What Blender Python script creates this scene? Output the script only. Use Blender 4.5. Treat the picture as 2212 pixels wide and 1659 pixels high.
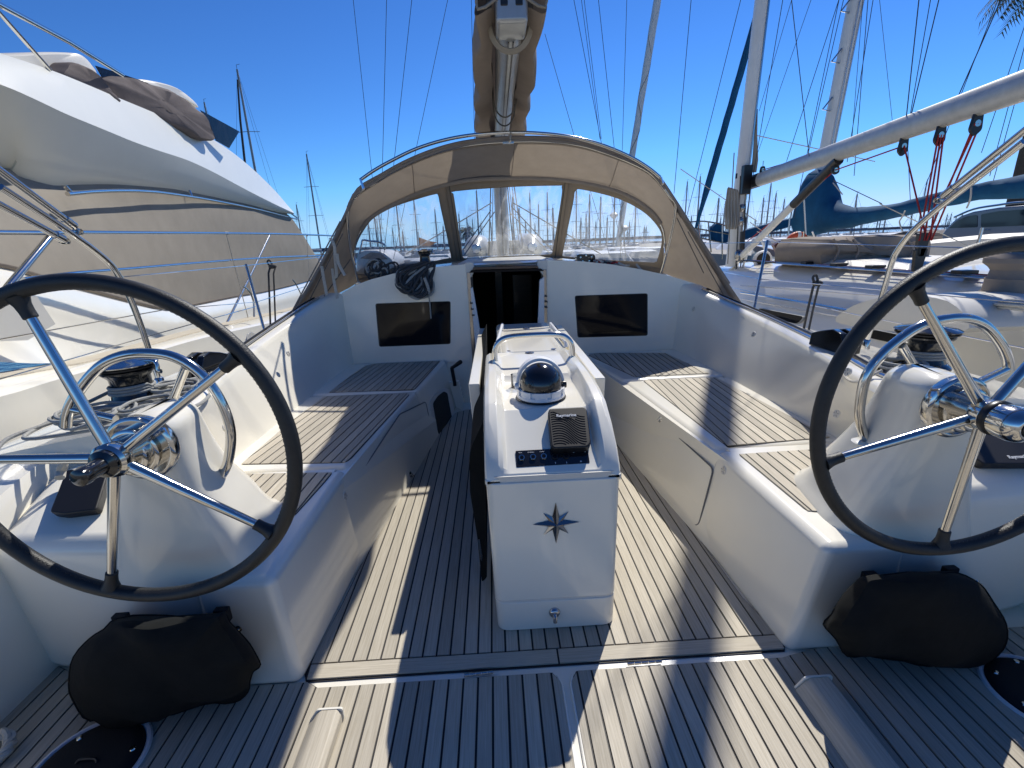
import bpy, bmesh, math, random
from mathutils import Vector, Matrix, noise
random.seed(7)
sc = bpy.context.scene
for o in list(bpy.data.objects): bpy.data.objects.remove(o)
COL = sc.collection
# ------------------------------------------------------------------ camera
FPX = 1008.87                 # focal length in units of a 2212 px wide frame
PIT, ROL, YAW, HCAM = 0.29364, -0.03856, -0.03002, 1.41
cy_, sy_ = math.cos(YAW), math.sin(YAW)
Rz = Matrix(((cy_, -sy_, 0), (sy_, cy_, 0), (0, 0, 1)))
fwd = Vector((0, math.cos(PIT), -math.sin(PIT))); upv = Vector((0, math.sin(PIT), math.cos(PIT))); rt = Vector((1, 0, 0))
cr, sr = math.cos(ROL), math.sin(ROL)
rt2 = rt * cr + upv * sr; up2 = upv * cr - rt * sr
RT, UP, FW = Rz @ rt2, Rz @ up2, Rz @ fwd
CAM = Vector((0, 0, HCAM))
cd = bpy.data.cameras.new('camera'); cam = bpy.data.objects.new('camera', cd); COL.objects.link(cam)
m = Matrix.Identity(4)
for i in range(3):
    m[i][0] = RT[i]; m[i][1] = UP[i]; m[i][2] = -FW[i]; m[i][3] = CAM[i]
cam.matrix_world = m
cd.sensor_width = 36; cd.lens = FPX / 2212 * 36; cd.clip_start = 0.02; cd.clip_end = 3000
sc.camera = cam
# ------------------------------------------------------------------ light
SUN = Vector((0.40, 0.757, 1.0)).normalized()
w = bpy.data.worlds.new('World'); sc.world = w; w.use_nodes = True
nt = w.node_tree; nt.nodes.clear()
sky = nt.nodes.new('ShaderNodeTexSky'); sky.sky_type = 'NISHITA'; sky.sun_disc = False
sky.sun_elevation = math.asin(SUN.z); sky.sun_rotation = math.atan2(SUN.x, SUN.y)
sky.altitude = 0; sky.air_density = 1.0; sky.dust_density = 0.0; sky.ozone_density = 8.0
bg = nt.nodes.new('ShaderNodeBackground'); bg.inputs['Strength'].default_value = 0.118
wo = nt.nodes.new('ShaderNodeOutputWorld')
# a phone camera renders a clear sky deeper: grade the sky's own colour, the same way in every direction
v1 = nt.nodes.new('ShaderNodeVectorMath'); v1.operation = 'SCALE'; v1.inputs['Scale'].default_value = .13
gm = nt.nodes.new('ShaderNodeGamma'); gm.inputs[1].default_value = 1.45
sp_ = nt.nodes.new('ShaderNodeSeparateColor'); cb_ = nt.nodes.new('ShaderNodeCombineColor')
def mth(op, a, b):
    n_ = nt.nodes.new('ShaderNodeMath'); n_.operation = op
    for k_, x_ in enumerate((a, b)):
        if isinstance(x_, float): n_.inputs[k_].default_value = x_
        else: nt.links.new(x_, n_.inputs[k_])
    return n_.outputs[0]
v2 = nt.nodes.new('ShaderNodeVectorMath'); v2.operation = 'SCALE'; v2.inputs['Scale'].default_value = 1 / .13
nt.links.new(sky.outputs[0], v1.inputs[0]); nt.links.new(v1.outputs[0], gm.inputs[0]); nt.links.new(gm.outputs[0], sp_.inputs[0])
R_, G_, B_ = sp_.outputs
Gl = mth('MULTIPLY', G_, .79)
Gl = mth('MINIMUM', Gl, mth('ADD', mth('MULTIPLY', Gl, .45), .27))
nt.links.new(mth('MINIMUM', mth('MULTIPLY', R_, .60), mth('ADD', mth('MULTIPLY', Gl, .55), mth('MULTIPLY', mth('MAXIMUM', mth('SUBTRACT', Gl, .62), 0.0), 1.2))), cb_.inputs[0]); nt.links.new(Gl, cb_.inputs[1]); nt.links.new(mth('MAXIMUM', mth('MULTIPLY', B_, .88), mth('SUBTRACT', mth('MULTIPLY', Gl, 1.50), mth('MULTIPLY', mth('MAXIMUM', mth('SUBTRACT', Gl, .62), 0.0), .5))), cb_.inputs[2])
nt.links.new(cb_.outputs[0], v2.inputs[0]); nt.links.new(v2.outputs[0], bg.inputs[0])
nt.links.new(bg.outputs[0], wo.inputs[0])
sl = bpy.data.lights.new('sun', 'SUN'); sl.energy = 3.7; sl.angle = math.radians(0.53); sl.color = (1, 0.96, 0.885)
so = bpy.data.objects.new('sun', sl); COL.objects.link(so); so.rotation_euler = SUN.to_track_quat('Z', 'Y').to_euler()
sc.view_settings.view_transform = 'Standard'; sc.view_settings.look = 'None'
sc.view_settings.exposure = 0.42; sc.view_settings.gamma = 1
try: sc.view_settings.use_curve_mapping = False
except Exception: pass
sc.cycles.max_bounces = 12; sc.cycles.diffuse_bounces = 8; sc.cycles.transparent_max_bounces = 24; sc.cycles.caustics_reflective = False; sc.cycles.caustics_refractive = False

# ------------------------------------------------------------------ geometry helpers
def ray(px, py):
    return RT * ((px - 1106) / FPX) + UP * ((829.5 - py) / FPX) + FW
def P(px, py, **k):                       # picture point carried onto a real plane x=, y= or z=
    (a, v), = k.items(); i = 'xyz'.index(a); d = ray(px, py)
    return CAM + d * ((v - CAM[i]) / d[i])
def PN(px, py, o, n):                     # ... or onto the plane through o with normal n
    d = ray(px, py); n = Vector(n); return CAM + d * ((Vector(o) - CAM).dot(n) / d.dot(n))
def V(*a): return Vector(a)
def setp(o, label=None, cat=None, group=None, kind=None):
    if label: o['label'] = label
    if cat: o['category'] = cat
    if group: o['group'] = group
    if kind: o['kind'] = kind
    return o
def thing(name, label, cat, loc=(0, 0, 0), group=None):
    o = bpy.data.objects.new(name, None); COL.objects.link(o); o.location = loc; o.empty_display_size = .1
    o['_l'] = list(loc)
    return setp(o, label, cat, group)
def wloc(o):
    p = Vector((0, 0, 0))
    while o is not None:
        p = p + Vector(o.location); o = o.parent
    return p
def mob(name, verts, faces, mat, parent=None, smooth=False, bevel=0, seg=2, solid=0, sub=0, ang=40, keep=False):
    me = bpy.data.meshes.new(name)
    vs = [Vector(v) for v in verts]
    lo = Vector((min(v.x for v in vs), min(v.y for v in vs), min(v.z for v in vs)))
    hi = Vector((max(v.x for v in vs), max(v.y for v in vs), max(v.z for v in vs)))
    base = Vector(((lo.x + hi.x) / 2, (lo.y + hi.y) / 2, lo.z))
    me.from_pydata([v - base for v in vs], [], [list(f) for f in faces]); me.update()
    bm = bmesh.new(); bm.from_mesh(me); bmesh.ops.recalc_face_normals(bm, faces=bm.faces); bm.to_mesh(me); bm.free()
    if mat: me.materials.append(mat)
    o = bpy.data.objects.new(name, me); COL.objects.link(o)
    if smooth:
        for p in me.polygons: p.use_smooth = True
        if not sub:
            try: me.set_sharp_from_angle(angle=math.radians(42))
            except Exception: pass
    if bevel:
        b = o.modifiers.new('b', 'BEVEL'); b.width = bevel; b.segments = seg; b.limit_method = 'ANGLE'; b.angle_limit = math.radians(ang)
        for p in me.polygons: p.use_smooth = True
        b.harden_normals = True
    if solid:
        s = o.modifiers.new('s', 'SOLIDIFY'); s.thickness = solid; s.offset = 0
    if sub:
        s = o.modifiers.new('u', 'SUBSURF'); s.levels = sub; s.render_levels = sub
        for p in me.polygons: p.use_smooth = True
    if parent is not None:
        o.parent = parent; o.location = base - wloc(parent)
    else: o.location = base
    return o
def crv(pts, n=6, cyc=False):              # Catmull-Rom through the points
    pts = [Vector(p) for p in pts]; N = len(pts); out = []
    rng = range(N if cyc else N - 1)
    for i in rng:
        g = (lambda k: pts[k % N]) if cyc else (lambda k: pts[max(0, min(N - 1, k))])
        a, b, c, d = g(i - 1), g(i), g(i + 1), g(i + 2)
        for j in range(n):
            t = j / n
            out.append(0.5 * ((2 * b) + (c - a) * t + (2 * a - 5 * b + 4 * c - d) * t * t + (3 * b - a - 3 * c + d) * t ** 3))
    if not cyc: out.append(pts[-1])
    return out
def frames(pts, cyc=False):
    N = len(pts); T = []
    for i in range(N):
        a = pts[(i - 1) % N] if (cyc or i > 0) else pts[i]; b = pts[(i + 1) % N] if (cyc or i < N - 1) else pts[i]
        t = (b - a); T.append(t.normalized() if t.length > 1e-9 else Vector((0, 0, 1)))
    n = T[0].orthogonal().normalized(); F = []
    for i in range(N):
        n = (n - T[i] * n.dot(T[i]));
        if n.length < 1e-6: n = T[i].orthogonal()
        n.normalize(); F.append((n.copy(), T[i].cross(n)))
    return F
def tube_geo(pts, r, n=8, cyc=False, cap=True, flat=1.0):
    pts = [Vector(p) for p in pts]; F = frames(pts, cyc); N = len(pts); vs = []; fs = []
    for i, p in enumerate(pts):
        rr = r[i] if isinstance(r, (list, tuple)) else r
        a, b = F[i]
        for k in range(n):
            t = 2 * math.pi * k / n; vs.append(p + a * (rr * math.cos(t)) + b * (rr * flat * math.sin(t)))
    for i in range(N if cyc else N - 1):
        j = (i + 1) % N
        for k in range(n):
            k2 = (k + 1) % n; fs.append((i * n + k, i * n + k2, j * n + k2, j * n + k))
    if cap and not cyc:
        fs.append(tuple(range(n))); fs.append(tuple(range((N - 1) * n, N * n)))
    return vs, fs
def tube(name, pts, r, mat, parent=None, n=8, cyc=False, flat=1.0):
    v, f = tube_geo(pts, r, n, cyc, True, flat); return mob(name, v, f, mat, parent, smooth=True)
def merge(geos):
    vs, fs = [], []
    for v, f in geos:
        o = len(vs); vs += list(v); fs += [tuple(i + o for i in q) for q in f]
    return vs, fs
def multi(name, geos, mat, parent=None, **k):
    v, f = merge(geos); return mob(name, v, f, mat, parent, **k)
def box_geo(lo, hi):
    x0, y0, z0 = lo; x1, y1, z1 = hi
    v = [V(x0, y0, z0), V(x1, y0, z0), V(x1, y1, z0), V(x0, y1, z0), V(x0, y0, z1), V(x1, y0, z1), V(x1, y1, z1), V(x0, y1, z1)]
    return v, [(0, 3, 2, 1), (4, 5, 6, 7), (0, 1, 5, 4), (1, 2, 6, 5), (2, 3, 7, 6), (3, 0, 4, 7)]
def box(name, lo, hi, mat, parent=None, **k):
    v, f = box_geo(lo, hi); return mob(name, v, f, mat, parent, **k)
def hexa(name, b4, t4, mat, parent=None, **k):
    return mob(name, [*b4, *t4], [(0, 3, 2, 1), (4, 5, 6, 7), (0, 1, 5, 4), (1, 2, 6, 5), (2, 3, 7, 6), (3, 0, 4, 7)], mat, parent, **k)
def loft_geo(secs, ring=True, cap=True):
    n = len(secs[0]); vs = [Vector(p) for s in secs for p in s]; fs = []
    for i in range(len(secs) - 1):
        for k in range(n if ring else n - 1):
            k2 = (k + 1) % n; fs.append((i * n + k, i * n + k2, (i + 1) * n + k2, (i + 1) * n + k))
    if cap and ring:
        fs.append(tuple(range(n))); fs.append(tuple(range((len(secs) - 1) * n, len(secs) * n)))
    return vs, fs
def loft(name, secs, mat, parent=None, ring=True, cap=True, **k):
    v, f = loft_geo(secs, ring, cap); return mob(name, v, f, mat, parent, **k)
def rev_geo(prof, c, ax=(0, 0, 1), n=24):  # prof: (radius, height along axis)
    c = Vector(c); a = Vector(ax).normalized(); u = a.orthogonal().normalized(); w_ = a.cross(u)
    secs = [[c + a * h + (u * math.cos(2 * math.pi * k / n) + w_ * math.sin(2 * math.pi * k / n)) * max(r, 1e-4) for k in range(n)] for r, h in prof]
    return loft_geo(secs)
def rev(name, prof, c, mat, parent=None, ax=(0, 0, 1), n=24, **k):
    v, f = rev_geo(prof, c, ax, n); k.setdefault('smooth', True); return mob(name, v, f, mat, parent, **k)
def sphere_geo(c, r, n=16, m_=10, sq=(1, 1, 1)):
    c = Vector(c); secs = []
    for i in range(1, m_):
        t = math.pi * i / m_; secs.append([c + V(r * sq[0] * math.sin(t) * math.cos(2 * math.pi * k / n), r * sq[1] * math.sin(t) * math.sin(2 * math.pi * k / n), r * sq[2] * math.cos(t)) for k in range(n)])
    return loft_geo(secs)
def extr_geo(poly, d):                     # polygon (3-D points) pushed along d
    poly = [Vector(p) for p in poly]; d = Vector(d); n = len(poly)
    vs = poly + [p + d for p in poly]
    fs = [tuple(range(n)), tuple(range(2 * n - 1, n - 1, -1))] + [(i, (i + 1) % n, n + (i + 1) % n, n + i) for i in range(n)]
    return vs, fs
def extr(name, poly, d, mat, parent=None, **k):
    v, f = extr_geo(poly, d); return mob(name, v, f, mat, parent, **k)
def rpoly(poly, r, n=4):                   # round the corners of a 2-D/3-D polygon
    poly = [Vector(p) for p in poly]; N = len(poly); out = []
    for i in range(N):
        a, b, c = poly[i - 1], poly[i], poly[(i + 1) % N]
        da = (a - b); dc = (c - b); q = min(r, da.length * .45, dc.length * .45); p0 = b + da.normalized() * q; p2 = b + dc.normalized() * q
        for j in range(n + 1):
            t = j / n; out.append(p0 * (1 - t) ** 2 + b * 2 * t * (1 - t) + p2 * t * t)
    return out
def offs(poly, d):                         # outward offset of an xy polygon
    N = len(poly); A = sum(poly[i][0] * poly[(i + 1) % N][1] - poly[(i + 1) % N][0] * poly[i][1] for i in range(N)); s = 1 if A > 0 else -1; out = []
    for i in range(N):
        a, b, c = Vector(poly[i - 1][:2]), Vector(poly[i][:2]), Vector(poly[(i + 1) % N][:2])
        e1 = (b - a).normalized(); e2 = (c - b).normalized(); n1 = Vector((e1.y, -e1.x)) * s; n2 = Vector((e2.y, -e2.x)) * s
        nn = (n1 + n2); nn.normalize(); k = max(.4, nn.dot(n1)); out.append((b + nn * d / k)[:2])
    return out
def clip(poly, u, lo, hi):
    def half(pl, s, lim):
        out = []; N = len(pl)
        for i in range(N):
            a, b = pl[i], pl[(i + 1) % N]; fa = s * (a.dot(u) - lim); fb = s * (b.dot(u) - lim)
            if fa <= 0: out.append(a)
            if (fa < 0 < fb) or (fb < 0 < fa): out.append(a + (b - a) * (fa / (fa - fb)))
        return out
    pl = half(poly, 1, hi)
    return half(pl, -1, lo) if len(pl) > 2 else []
CNT = [0]
def planks(poly, z, parent, mat=None, dirv=(0, 1), pitch=.05, gap=.0072, off=0., thick=.008, name='plank', zf=None, minw=0.006):
    poly = [Vector(p[:2]) for p in poly]; d = Vector(dirv).normalized(); u = Vector((d.y, -d.x))
    us = [p.dot(u) for p in poly]; k = math.floor((min(us) - off) / pitch); 
    while off + k * pitch < max(us):
        lo, hi = off + k * pitch + gap / 2, off + (k + 1) * pitch - gap / 2; k += 1
        q = clip(poly, u, lo, hi)
        if len(q) < 3: continue
        c = [p for i, p in enumerate(q) if (p - q[i - 1]).length > 1e-5]
        ww = [p.dot(u) for p in c]
        if len(c) < 3 or max(ww) - min(ww) < minw: continue
        A = abs(sum(c[i - 1].x * c[i].y - c[i].x * c[i - 1].y for i in range(len(c)))) / 2
        if A < 2e-4: continue
        zz = z + random.uniform(-.0004, .0004)
        extr(name, [V(p.x, p.y, zz) for p in c], (0, 0, -thick), mat or M['teak'], parent)
        CNT[0] += 1
def seampad(poly, z, parent, grow=.007, mat=None, name='caulking', thick=.01):
    q = offs(rpoly([V(p[0], p[1], 0) for p in poly], .02), grow) if grow else poly
    return extr(name, [V(p[0], p[1], z) for p in q], (0, 0, -thick), mat or M['caulk'], parent)
def copyt(o, dx=(0, 0, 0), label=None, group=None, scale=None, rotz=None, parent=None, top=True):
    c = o.copy(); COL.objects.link(c); c.parent = parent
    if top:
        c.location = Vector(o.location) + Vector(dx)
        if label: c['label'] = label
        if group: c['group'] = group
        if scale: c.scale = scale
        if rotz is not None: c.rotation_euler = (0, 0, rotz)
    for ch in list(o.children): copyt(ch, parent=c, top=False)
    return c
# ------------------------------------------------------------------ materials
M = {}
def mat(name, col, rough=.5, metal=0., spec=.5, coat=0., noise_amt=0., nscale=8., bump=0., bscale=60., var=0., trans=0., stretch=None, alpha=None, sub=0, col2=None, rvar=0.):
    m = bpy.data.materials.new(name); m.use_nodes = True; t = m.node_tree; b = t.nodes['Principled BSDF']
    b.inputs['Base Color'].default_value = (*col, 1); b.inputs['Roughness'].default_value = rough; b.inputs['Metallic'].default_value = metal
    b.inputs['Specular IOR Level'].default_value = spec; b.inputs['Coat Weight'].default_value = coat; b.inputs['Coat Roughness'].default_value = .08
    tc = t.nodes.new('ShaderNodeTexCoord'); vec = tc.outputs['Object']
    geo = t.nodes.new('ShaderNodeNewGeometry'); vec = geo.outputs['Position']
    if stretch:
        mp = t.nodes.new('ShaderNodeMapping'); mp.inputs['Scale'].default_value = stretch; t.links.new(vec, mp.inputs[0]); vec2 = mp.outputs[0]
    else: vec2 = vec
    src = None
    if noise_amt:
        n = t.nodes.new('ShaderNodeTexNoise'); n.inputs['Scale'].default_value = nscale; n.inputs['Detail'].default_value = 6; n.inputs['Roughness'].default_value = .65; t.links.new(vec2, n.inputs['Vector'])
        mr = t.nodes.new('ShaderNodeMapRange'); mr.inputs['From Min'].default_value = .3; mr.inputs['From Max'].default_value = .7
        mr.inputs['To Min'].default_value = 0; mr.inputs['To Max'].default_value = 1; t.links.new(n.outputs['Fac'], mr.inputs[0])
        mx = t.nodes.new('ShaderNodeMix'); mx.data_type = 'RGBA'; c2 = col2 or tuple(c * (1 - noise_amt) for c in col)
        mx.inputs[6].default_value = (*col, 1); mx.inputs[7].default_value = (*c2, 1); t.links.new(mr.outputs[0], mx.inputs[0]); src = mx.outputs[2]
        if rvar:
            m2 = t.nodes.new('ShaderNodeMapRange'); m2.inputs['To Min'].default_value = rough; m2.inputs['To Max'].default_value = rough + rvar; t.links.new(n.outputs['Fac'], m2.inputs[0]); t.links.new(m2.outputs[0], b.inputs['Roughness'])
    if var:
        oi = t.nodes.new('ShaderNodeObjectInfo'); hv = t.nodes.new('ShaderNodeHueSaturation')
        mr = t.nodes.new('ShaderNodeMapRange'); mr.inputs['To Min'].default_value = 1 - var; mr.inputs['To Max'].default_value = 1 + var; t.links.new(oi.outputs['Random'], mr.inputs[0]); t.links.new(mr.outputs[0], hv.inputs['Value'])
        if src: t.links.new(src, hv.inputs['Color'])
        else: hv.inputs['Color'].default_value = (*col, 1)
        src = hv.outputs[0]
    if src: t.links.new(src, b.inputs['Base Color'])
    if bump:
        n = t.nodes.new('ShaderNodeTexNoise'); n.inputs['Scale'].default_value = bscale; n.inputs['Detail'].default_value = 4; t.links.new(vec2, n.inputs['Vector'])
        bp = t.nodes.new('ShaderNodeBump'); bp.inputs['Strength'].default_value = bump; bp.inputs['Distance'].default_value = .002; t.links.new(n.outputs['Fac'], bp.inputs['Height']); t.links.new(bp.outputs[0], b.inputs['Normal'])
    if trans:   # thin cloth: part of the light comes through
        tr = t.nodes.new('ShaderNodeBsdfTranslucent'); mx = t.nodes.new('ShaderNodeMixShader'); mx.inputs[0].default_value = trans
        if src: t.links.new(src, tr.inputs[0])
        else: tr.inputs[0].default_value = (*col, 1)
        if sub:
            hs = t.nodes.new('ShaderNodeHueSaturation'); hs.inputs['Saturation'].default_value = sub
            if src: t.links.new(src, hs.inputs['Color'])
            else: hs.inputs['Color'].default_value = (*col, 1)
            t.links.new(hs.outputs[0], tr.inputs[0])
        out = t.nodes['Material Output']; t.links.new(b.outputs[0], mx.inputs[1]); t.links.new(tr.outputs[0], mx.inputs[2]); t.links.new(mx.outputs[0], out.inputs[0])
    M[name] = m; return m
mat('gel', (.86, .82, .71), .16, coat=.5, noise_amt=.04, nscale=3., rvar=.10, bump=.008, bscale=5)
mat('gelmatt', (.70, .67, .60), .45, noise_amt=.07, nscale=5.)
mat('gelmy', (.74, .74, .67), .3, noise_amt=.04, nscale=2.)
mat('seam', (.16, .16, .16), .6)
mat('grip', (.66, .67, .66), .6, bump=.5, bscale=700)
mat('teak', (.55, .50, .405), .75, noise_amt=.45, nscale=1., stretch=(210, 6, 60), var=.17, bump=.35, bscale=1., col2=(.38, .335, .255))
mat('teakx', (.55, .50, .405), .75, noise_amt=.45, nscale=1., stretch=(6, 210, 60), var=.12, bump=.35, bscale=1., col2=(.38, .335, .255))
mat('caulk', (.012, .011, .013), .6)
mat('steel', (.66, .64, .60), .09, metal=1., noise_amt=.06, nscale=30, rvar=.06)
mat('steeld', (.55, .55, .55), .22, metal=1.)
mat('alu', (.42, .43, .43), .33, metal=.45, noise_amt=.15, nscale=20)
mat('alumast', (.50, .50, .48), .42, metal=.3, noise_amt=.2, nscale=14)
mat('whitepaint', (.72, .72, .69), .35, noise_amt=.1, nscale=6)
mat('leather', (.018, .019, .019), .46, bump=.5, bscale=420, noise_amt=.4, nscale=60, spec=.5)
mat('black', (.012, .012, .013), .35)
mat('blackm', (.008, .008, .009), .8, noise_amt=.3, nscale=25, bump=.3, bscale=300)
mat('bagcloth', (.012, .013, .013), .8, bump=1.0, bscale=22, noise_amt=.3, nscale=14, spec=.12)
mat('blackg', (.01, .01, .011), .12, coat=.5)
mat('winch', (.012, .013, .014), .16, coat=.4)
mat('canvas', (.34, .29, .235), .88, noise_amt=.12, nscale=9, bump=.4, bscale=500, trans=.30, sub=1.18, spec=.15)
mat('canvasd', (.30, .255, .215), .88, noise_amt=.14, nscale=7, bump=.4, bscale=400, spec=.15)
mat('bagcv', (.30, .25, .21), .88, noise_amt=.14, nscale=7, bump=.4, bscale=400, spec=.15, trans=.1)
mat('canvasy', (.30, .27, .225), .85, noise_amt=.14, nscale=3, bump=.8, bscale=9, spec=.15)
mat('canvasdk', (.15, .125, .12), .8, noise_amt=.2, nscale=7, bump=.5, bscale=80, spec=.2)
mat('tape', (.09, .085, .075), .8)
mat('bluecv', (.012, .10, .22), .8, noise_amt=.3, nscale=5, bump=.4, bscale=60, spec=.2, trans=.12)
mat('acryl', (.006, .007, .01), .05, spec=.14)
mat('wood', (.10, .045, .022), .35, noise_amt=.5, nscale=1., stretch=(4, 60, 60), coat=.3)
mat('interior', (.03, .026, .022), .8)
mat('rope', (.45, .45, .42), .9, noise_amt=.5, nscale=260, bump=.9, bscale=500)
mat('ropew', (.62, .58, .5), .9, noise_amt=.25, nscale=90, bump=.9, bscale=300)
mat('ropeb', (.018, .02, .024), .85, noise_amt=.6, nscale=180, bump=.8, bscale=500, col2=(.08, .08, .08))
mat('roper', (.42, .03, .03), .85, noise_amt=.5, nscale=120, bump=.8, bscale=400)
mat('ropered2', (.30, .05, .05), .85, noise_amt=.5, nscale=60)
mat('orange', (.70, .10, .03), .5, noise_amt=.12, nscale=9)
mat('whitepl', (.74, .74, .74), .35)
mat('printw', (.7, .7, .7), .6)
mat('wire', (.05, .055, .06), .5, metal=.2)
mat('farmast', (.42, .41, .39), .5, metal=.2, noise_amt=.3, nscale=1.5)
mat('farhull', (.70, .70, .69), .4, noise_amt=.1, nscale=1., var=.1)
mat('farcover', (.03, .07, .14), .8, var=.4)
mat('glassdk', (.02, .03, .035), .05, spec=.6)
mat('stone', (.17, .14, .115), .9, noise_amt=.6, nscale=2.2, bump=1, bscale=6, col2=(.08, .065, .055))
mat('concrete', (.36, .34, .31), .9, noise_amt=.2, nscale=1.2)
mat('carpaint', (.13, .15, .20), .2, coat=.8)
mat('tyre', (.02, .02, .02), .8)
mat('palm', (.045, .07, .025), .7, noise_amt=.5, nscale=30, trans=.2)
mat('bark', (.12, .09, .06), .9, noise_amt=.4, nscale=20)
mat('green', (.02, .10, .06), .5)
mat('redbrown', (.10, .035, .025), .4, noise_amt=.3, nscale=8)
mat('blackcover', (.022, .022, .024), .42, noise_amt=.3, nscale=200, bump=.3, bscale=300)
mat('chromedk', (.35, .34, .33), .12, metal=1.)
mat('bouy', (.72, .72, .68), .3, noise_amt=.1, nscale=8)
# water
m = bpy.data.materials.new('water'); m.use_nodes = True; t = m.node_tree; b = t.nodes['Principled BSDF']
b.inputs['Base Color'].default_value = (.02, .045, .05, 1); b.inputs['Roughness'].default_value = .08
n = t.nodes.new('ShaderNodeTexNoise'); n.inputs['Scale'].default_value = 2.2; n.inputs['Detail'].default_value = 5; g = t.nodes.new('ShaderNodeNewGeometry'); t.links.new(g.outputs['Position'], n.inputs['Vector'])
bp = t.nodes.new('ShaderNodeBump'); bp.inputs['Strength'].default_value = .6; bp.inputs['Distance'].default_value = .08; t.links.new(n.outputs['Fac'], bp.inputs['Height']); t.links.new(bp.outputs[0], b.inputs['Normal']); M['water'] = m
# clear vinyl, tinted acrylic, compass dome
def vinyl(name, tint, haze, gl, hazecol=(.8, .82, .85)):
    m = bpy.data.materials.new(name); m.use_nodes = True; t = m.node_tree; t.nodes.clear(); out = t.nodes.new('ShaderNodeOutputMaterial')
    tr = t.nodes.new('ShaderNodeBsdfTransparent'); tr.inputs[0].default_value = (*tint, 1)
    di = t.nodes.new('ShaderNodeBsdfDiffuse'); di.inputs[0].default_value = (*hazecol, 1); tl = t.nodes.new('ShaderNodeBsdfTranslucent'); tl.inputs[0].default_value = (*hazecol, 1)
    ms = t.nodes.new('ShaderNodeMixShader'); ms.inputs[0].default_value = .7; t.links.new(di.outputs[0], ms.inputs[1]); t.links.new(tl.outputs[0], ms.inputs[2])
    g = t.nodes.new('ShaderNodeNewGeometry'); mp = t.nodes.new('ShaderNodeMapping'); mp.inputs['Rotation'].default_value = (0, .3, 0); mp.inputs['Scale'].default_value = (5, 3, 1.2); t.links.new(g.outputs['Position'], mp.inputs[0])
    n = t.nodes.new('ShaderNodeTexNoise'); n.inputs['Scale'].default_value = 2.; n.inputs['Detail'].default_value = 4; n.inputs['Distortion'].default_value = 1.2; t.links.new(mp.outputs[0], n.inputs['Vector'])
    mr = t.nodes.new('ShaderNodeMapRange'); mr.inputs['From Min'].default_value = .42; mr.inputs['From Max'].default_value = .72; mr.inputs['To Min'].default_value = haze * .35; mr.inputs['To Max'].default_value = haze * 2.2; t.links.new(n.outputs['Fac'], mr.inputs[0])
    m1 = t.nodes.new('ShaderNodeMixShader'); t.links.new(mr.outputs[0], m1.inputs[0]); t.links.new(tr.outputs[0], m1.inputs[1]); t.links.new(ms.outputs[0], m1.inputs[2])
    gs = t.nodes.new('ShaderNodeBsdfGlossy'); gs.inputs['Roughness'].default_value = .05
    bp = t.nodes.new('ShaderNodeBump'); bp.inputs['Strength'].default_value = .25; bp.inputs['Distance'].default_value = .02; t.links.new(n.outputs['Fac'], bp.inputs['Height']); t.links.new(bp.outputs[0], gs.inputs['Normal'])
    fr = t.nodes.new('ShaderNodeFresnel'); fr.inputs[0].default_value = gl
    m2 = t.nodes.new('ShaderNodeMixShader'); t.links.new(fr.outputs[0], m2.inputs[0]); t.links.new(m1.outputs[0], m2.inputs[1]); t.links.new(gs.outputs[0], m2.inputs[2]); t.links.new(m2.outputs[0], out.inputs[0])
    M[name] = m
vinyl('vinyl', (.90, .93, .95), .15, 1.5)
vinyl('smoke', (.42, .46, .55), .06, 1.35, (.3, .3, .35))
vinyl('clearac', (.85, .87, .9), .05, 1.4)
# moulded cover with wavy grooves
m = mat('wavecover', (.006, .006, .007), .5); t = m.node_tree; b = t.nodes['Principled BSDF']
XC = .165
# ================================================================== THE COCKPIT (setting)
def struct(o): o['kind'] = 'structure'; return o
water = struct(mob('water', [V(-1500, -1500, -1.15), V(1500, -1500, -1.15), V(1500, 1500, -1.15), V(-1500, 1500, -1.15)], [(0, 1, 2, 3)], M['water']))
floor = struct(box('cockpit_floor', (-1.98, -.95, -.10), (2.31, 4.16, -.009), M['gel']))
Z0 = 0.
# aft deck, left and right hatch panels of planks
pl = [(-1.86, -.9), (.160, -.9), (.160, 1.20), (.135, 1.238), (-.66, 1.238), (-.70, 1.262), (-.93, 1.262), (-1.60, 1.375), (-1.70, 1.42), (-1.86, 1.43)]
pr = [(.197, -.9), (2.18, -.9), (2.18, 1.30), (1.62, 1.30), (1.05, 1.262), (.94, 1.238), (.222, 1.238), (.197, 1.20)]
for q, off in ((pl, -.2157), (pr, .2214)):
    extr('caulking', [V(p[0], p[1], -.0055) for p in offs(q, .004)], (0, 0, -.003), M['caulk'], floor)
    planks(q, Z0, floor, pitch=.0498, off=off)
# sole forward of the white channel
sole = [(-.705, 1.272), (-.72, 1.30), (-.69, 1.63), (-.655, 2.37), (-.525, 3.2), (-.385, 3.88), (-.30, 3.94), (.63, 3.94), (.85, 3.3), (.918, 2.38), (.937, 1.97), (.945, 1.53), (.985, 1.31), (.962, 1.272)]
extr('caulking', [V(p[0], p[1], -.005) for p in offs(sole, .005)], (0, 0, -.003), M['caulk'], floor)
inner = [(-.72, 1.338)] + sole[2:-2] + [(.98, 1.338)]
planks(inner, Z0, floor, pitch=.0498, off=-.668)
for x0, x1 in ((-.706, .162), (.169, .966)):
    extr('edge_plank', [V(x0, 1.274, .001), V(x1, 1.274, .001), V(x1 + (.012 if x1 > .5 else 0), 1.331, .001), V(x0 - (.006 if x0 < 0 else 0), 1.331, .001)], (0, 0, -.010), M['teakx'], floor)
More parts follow.
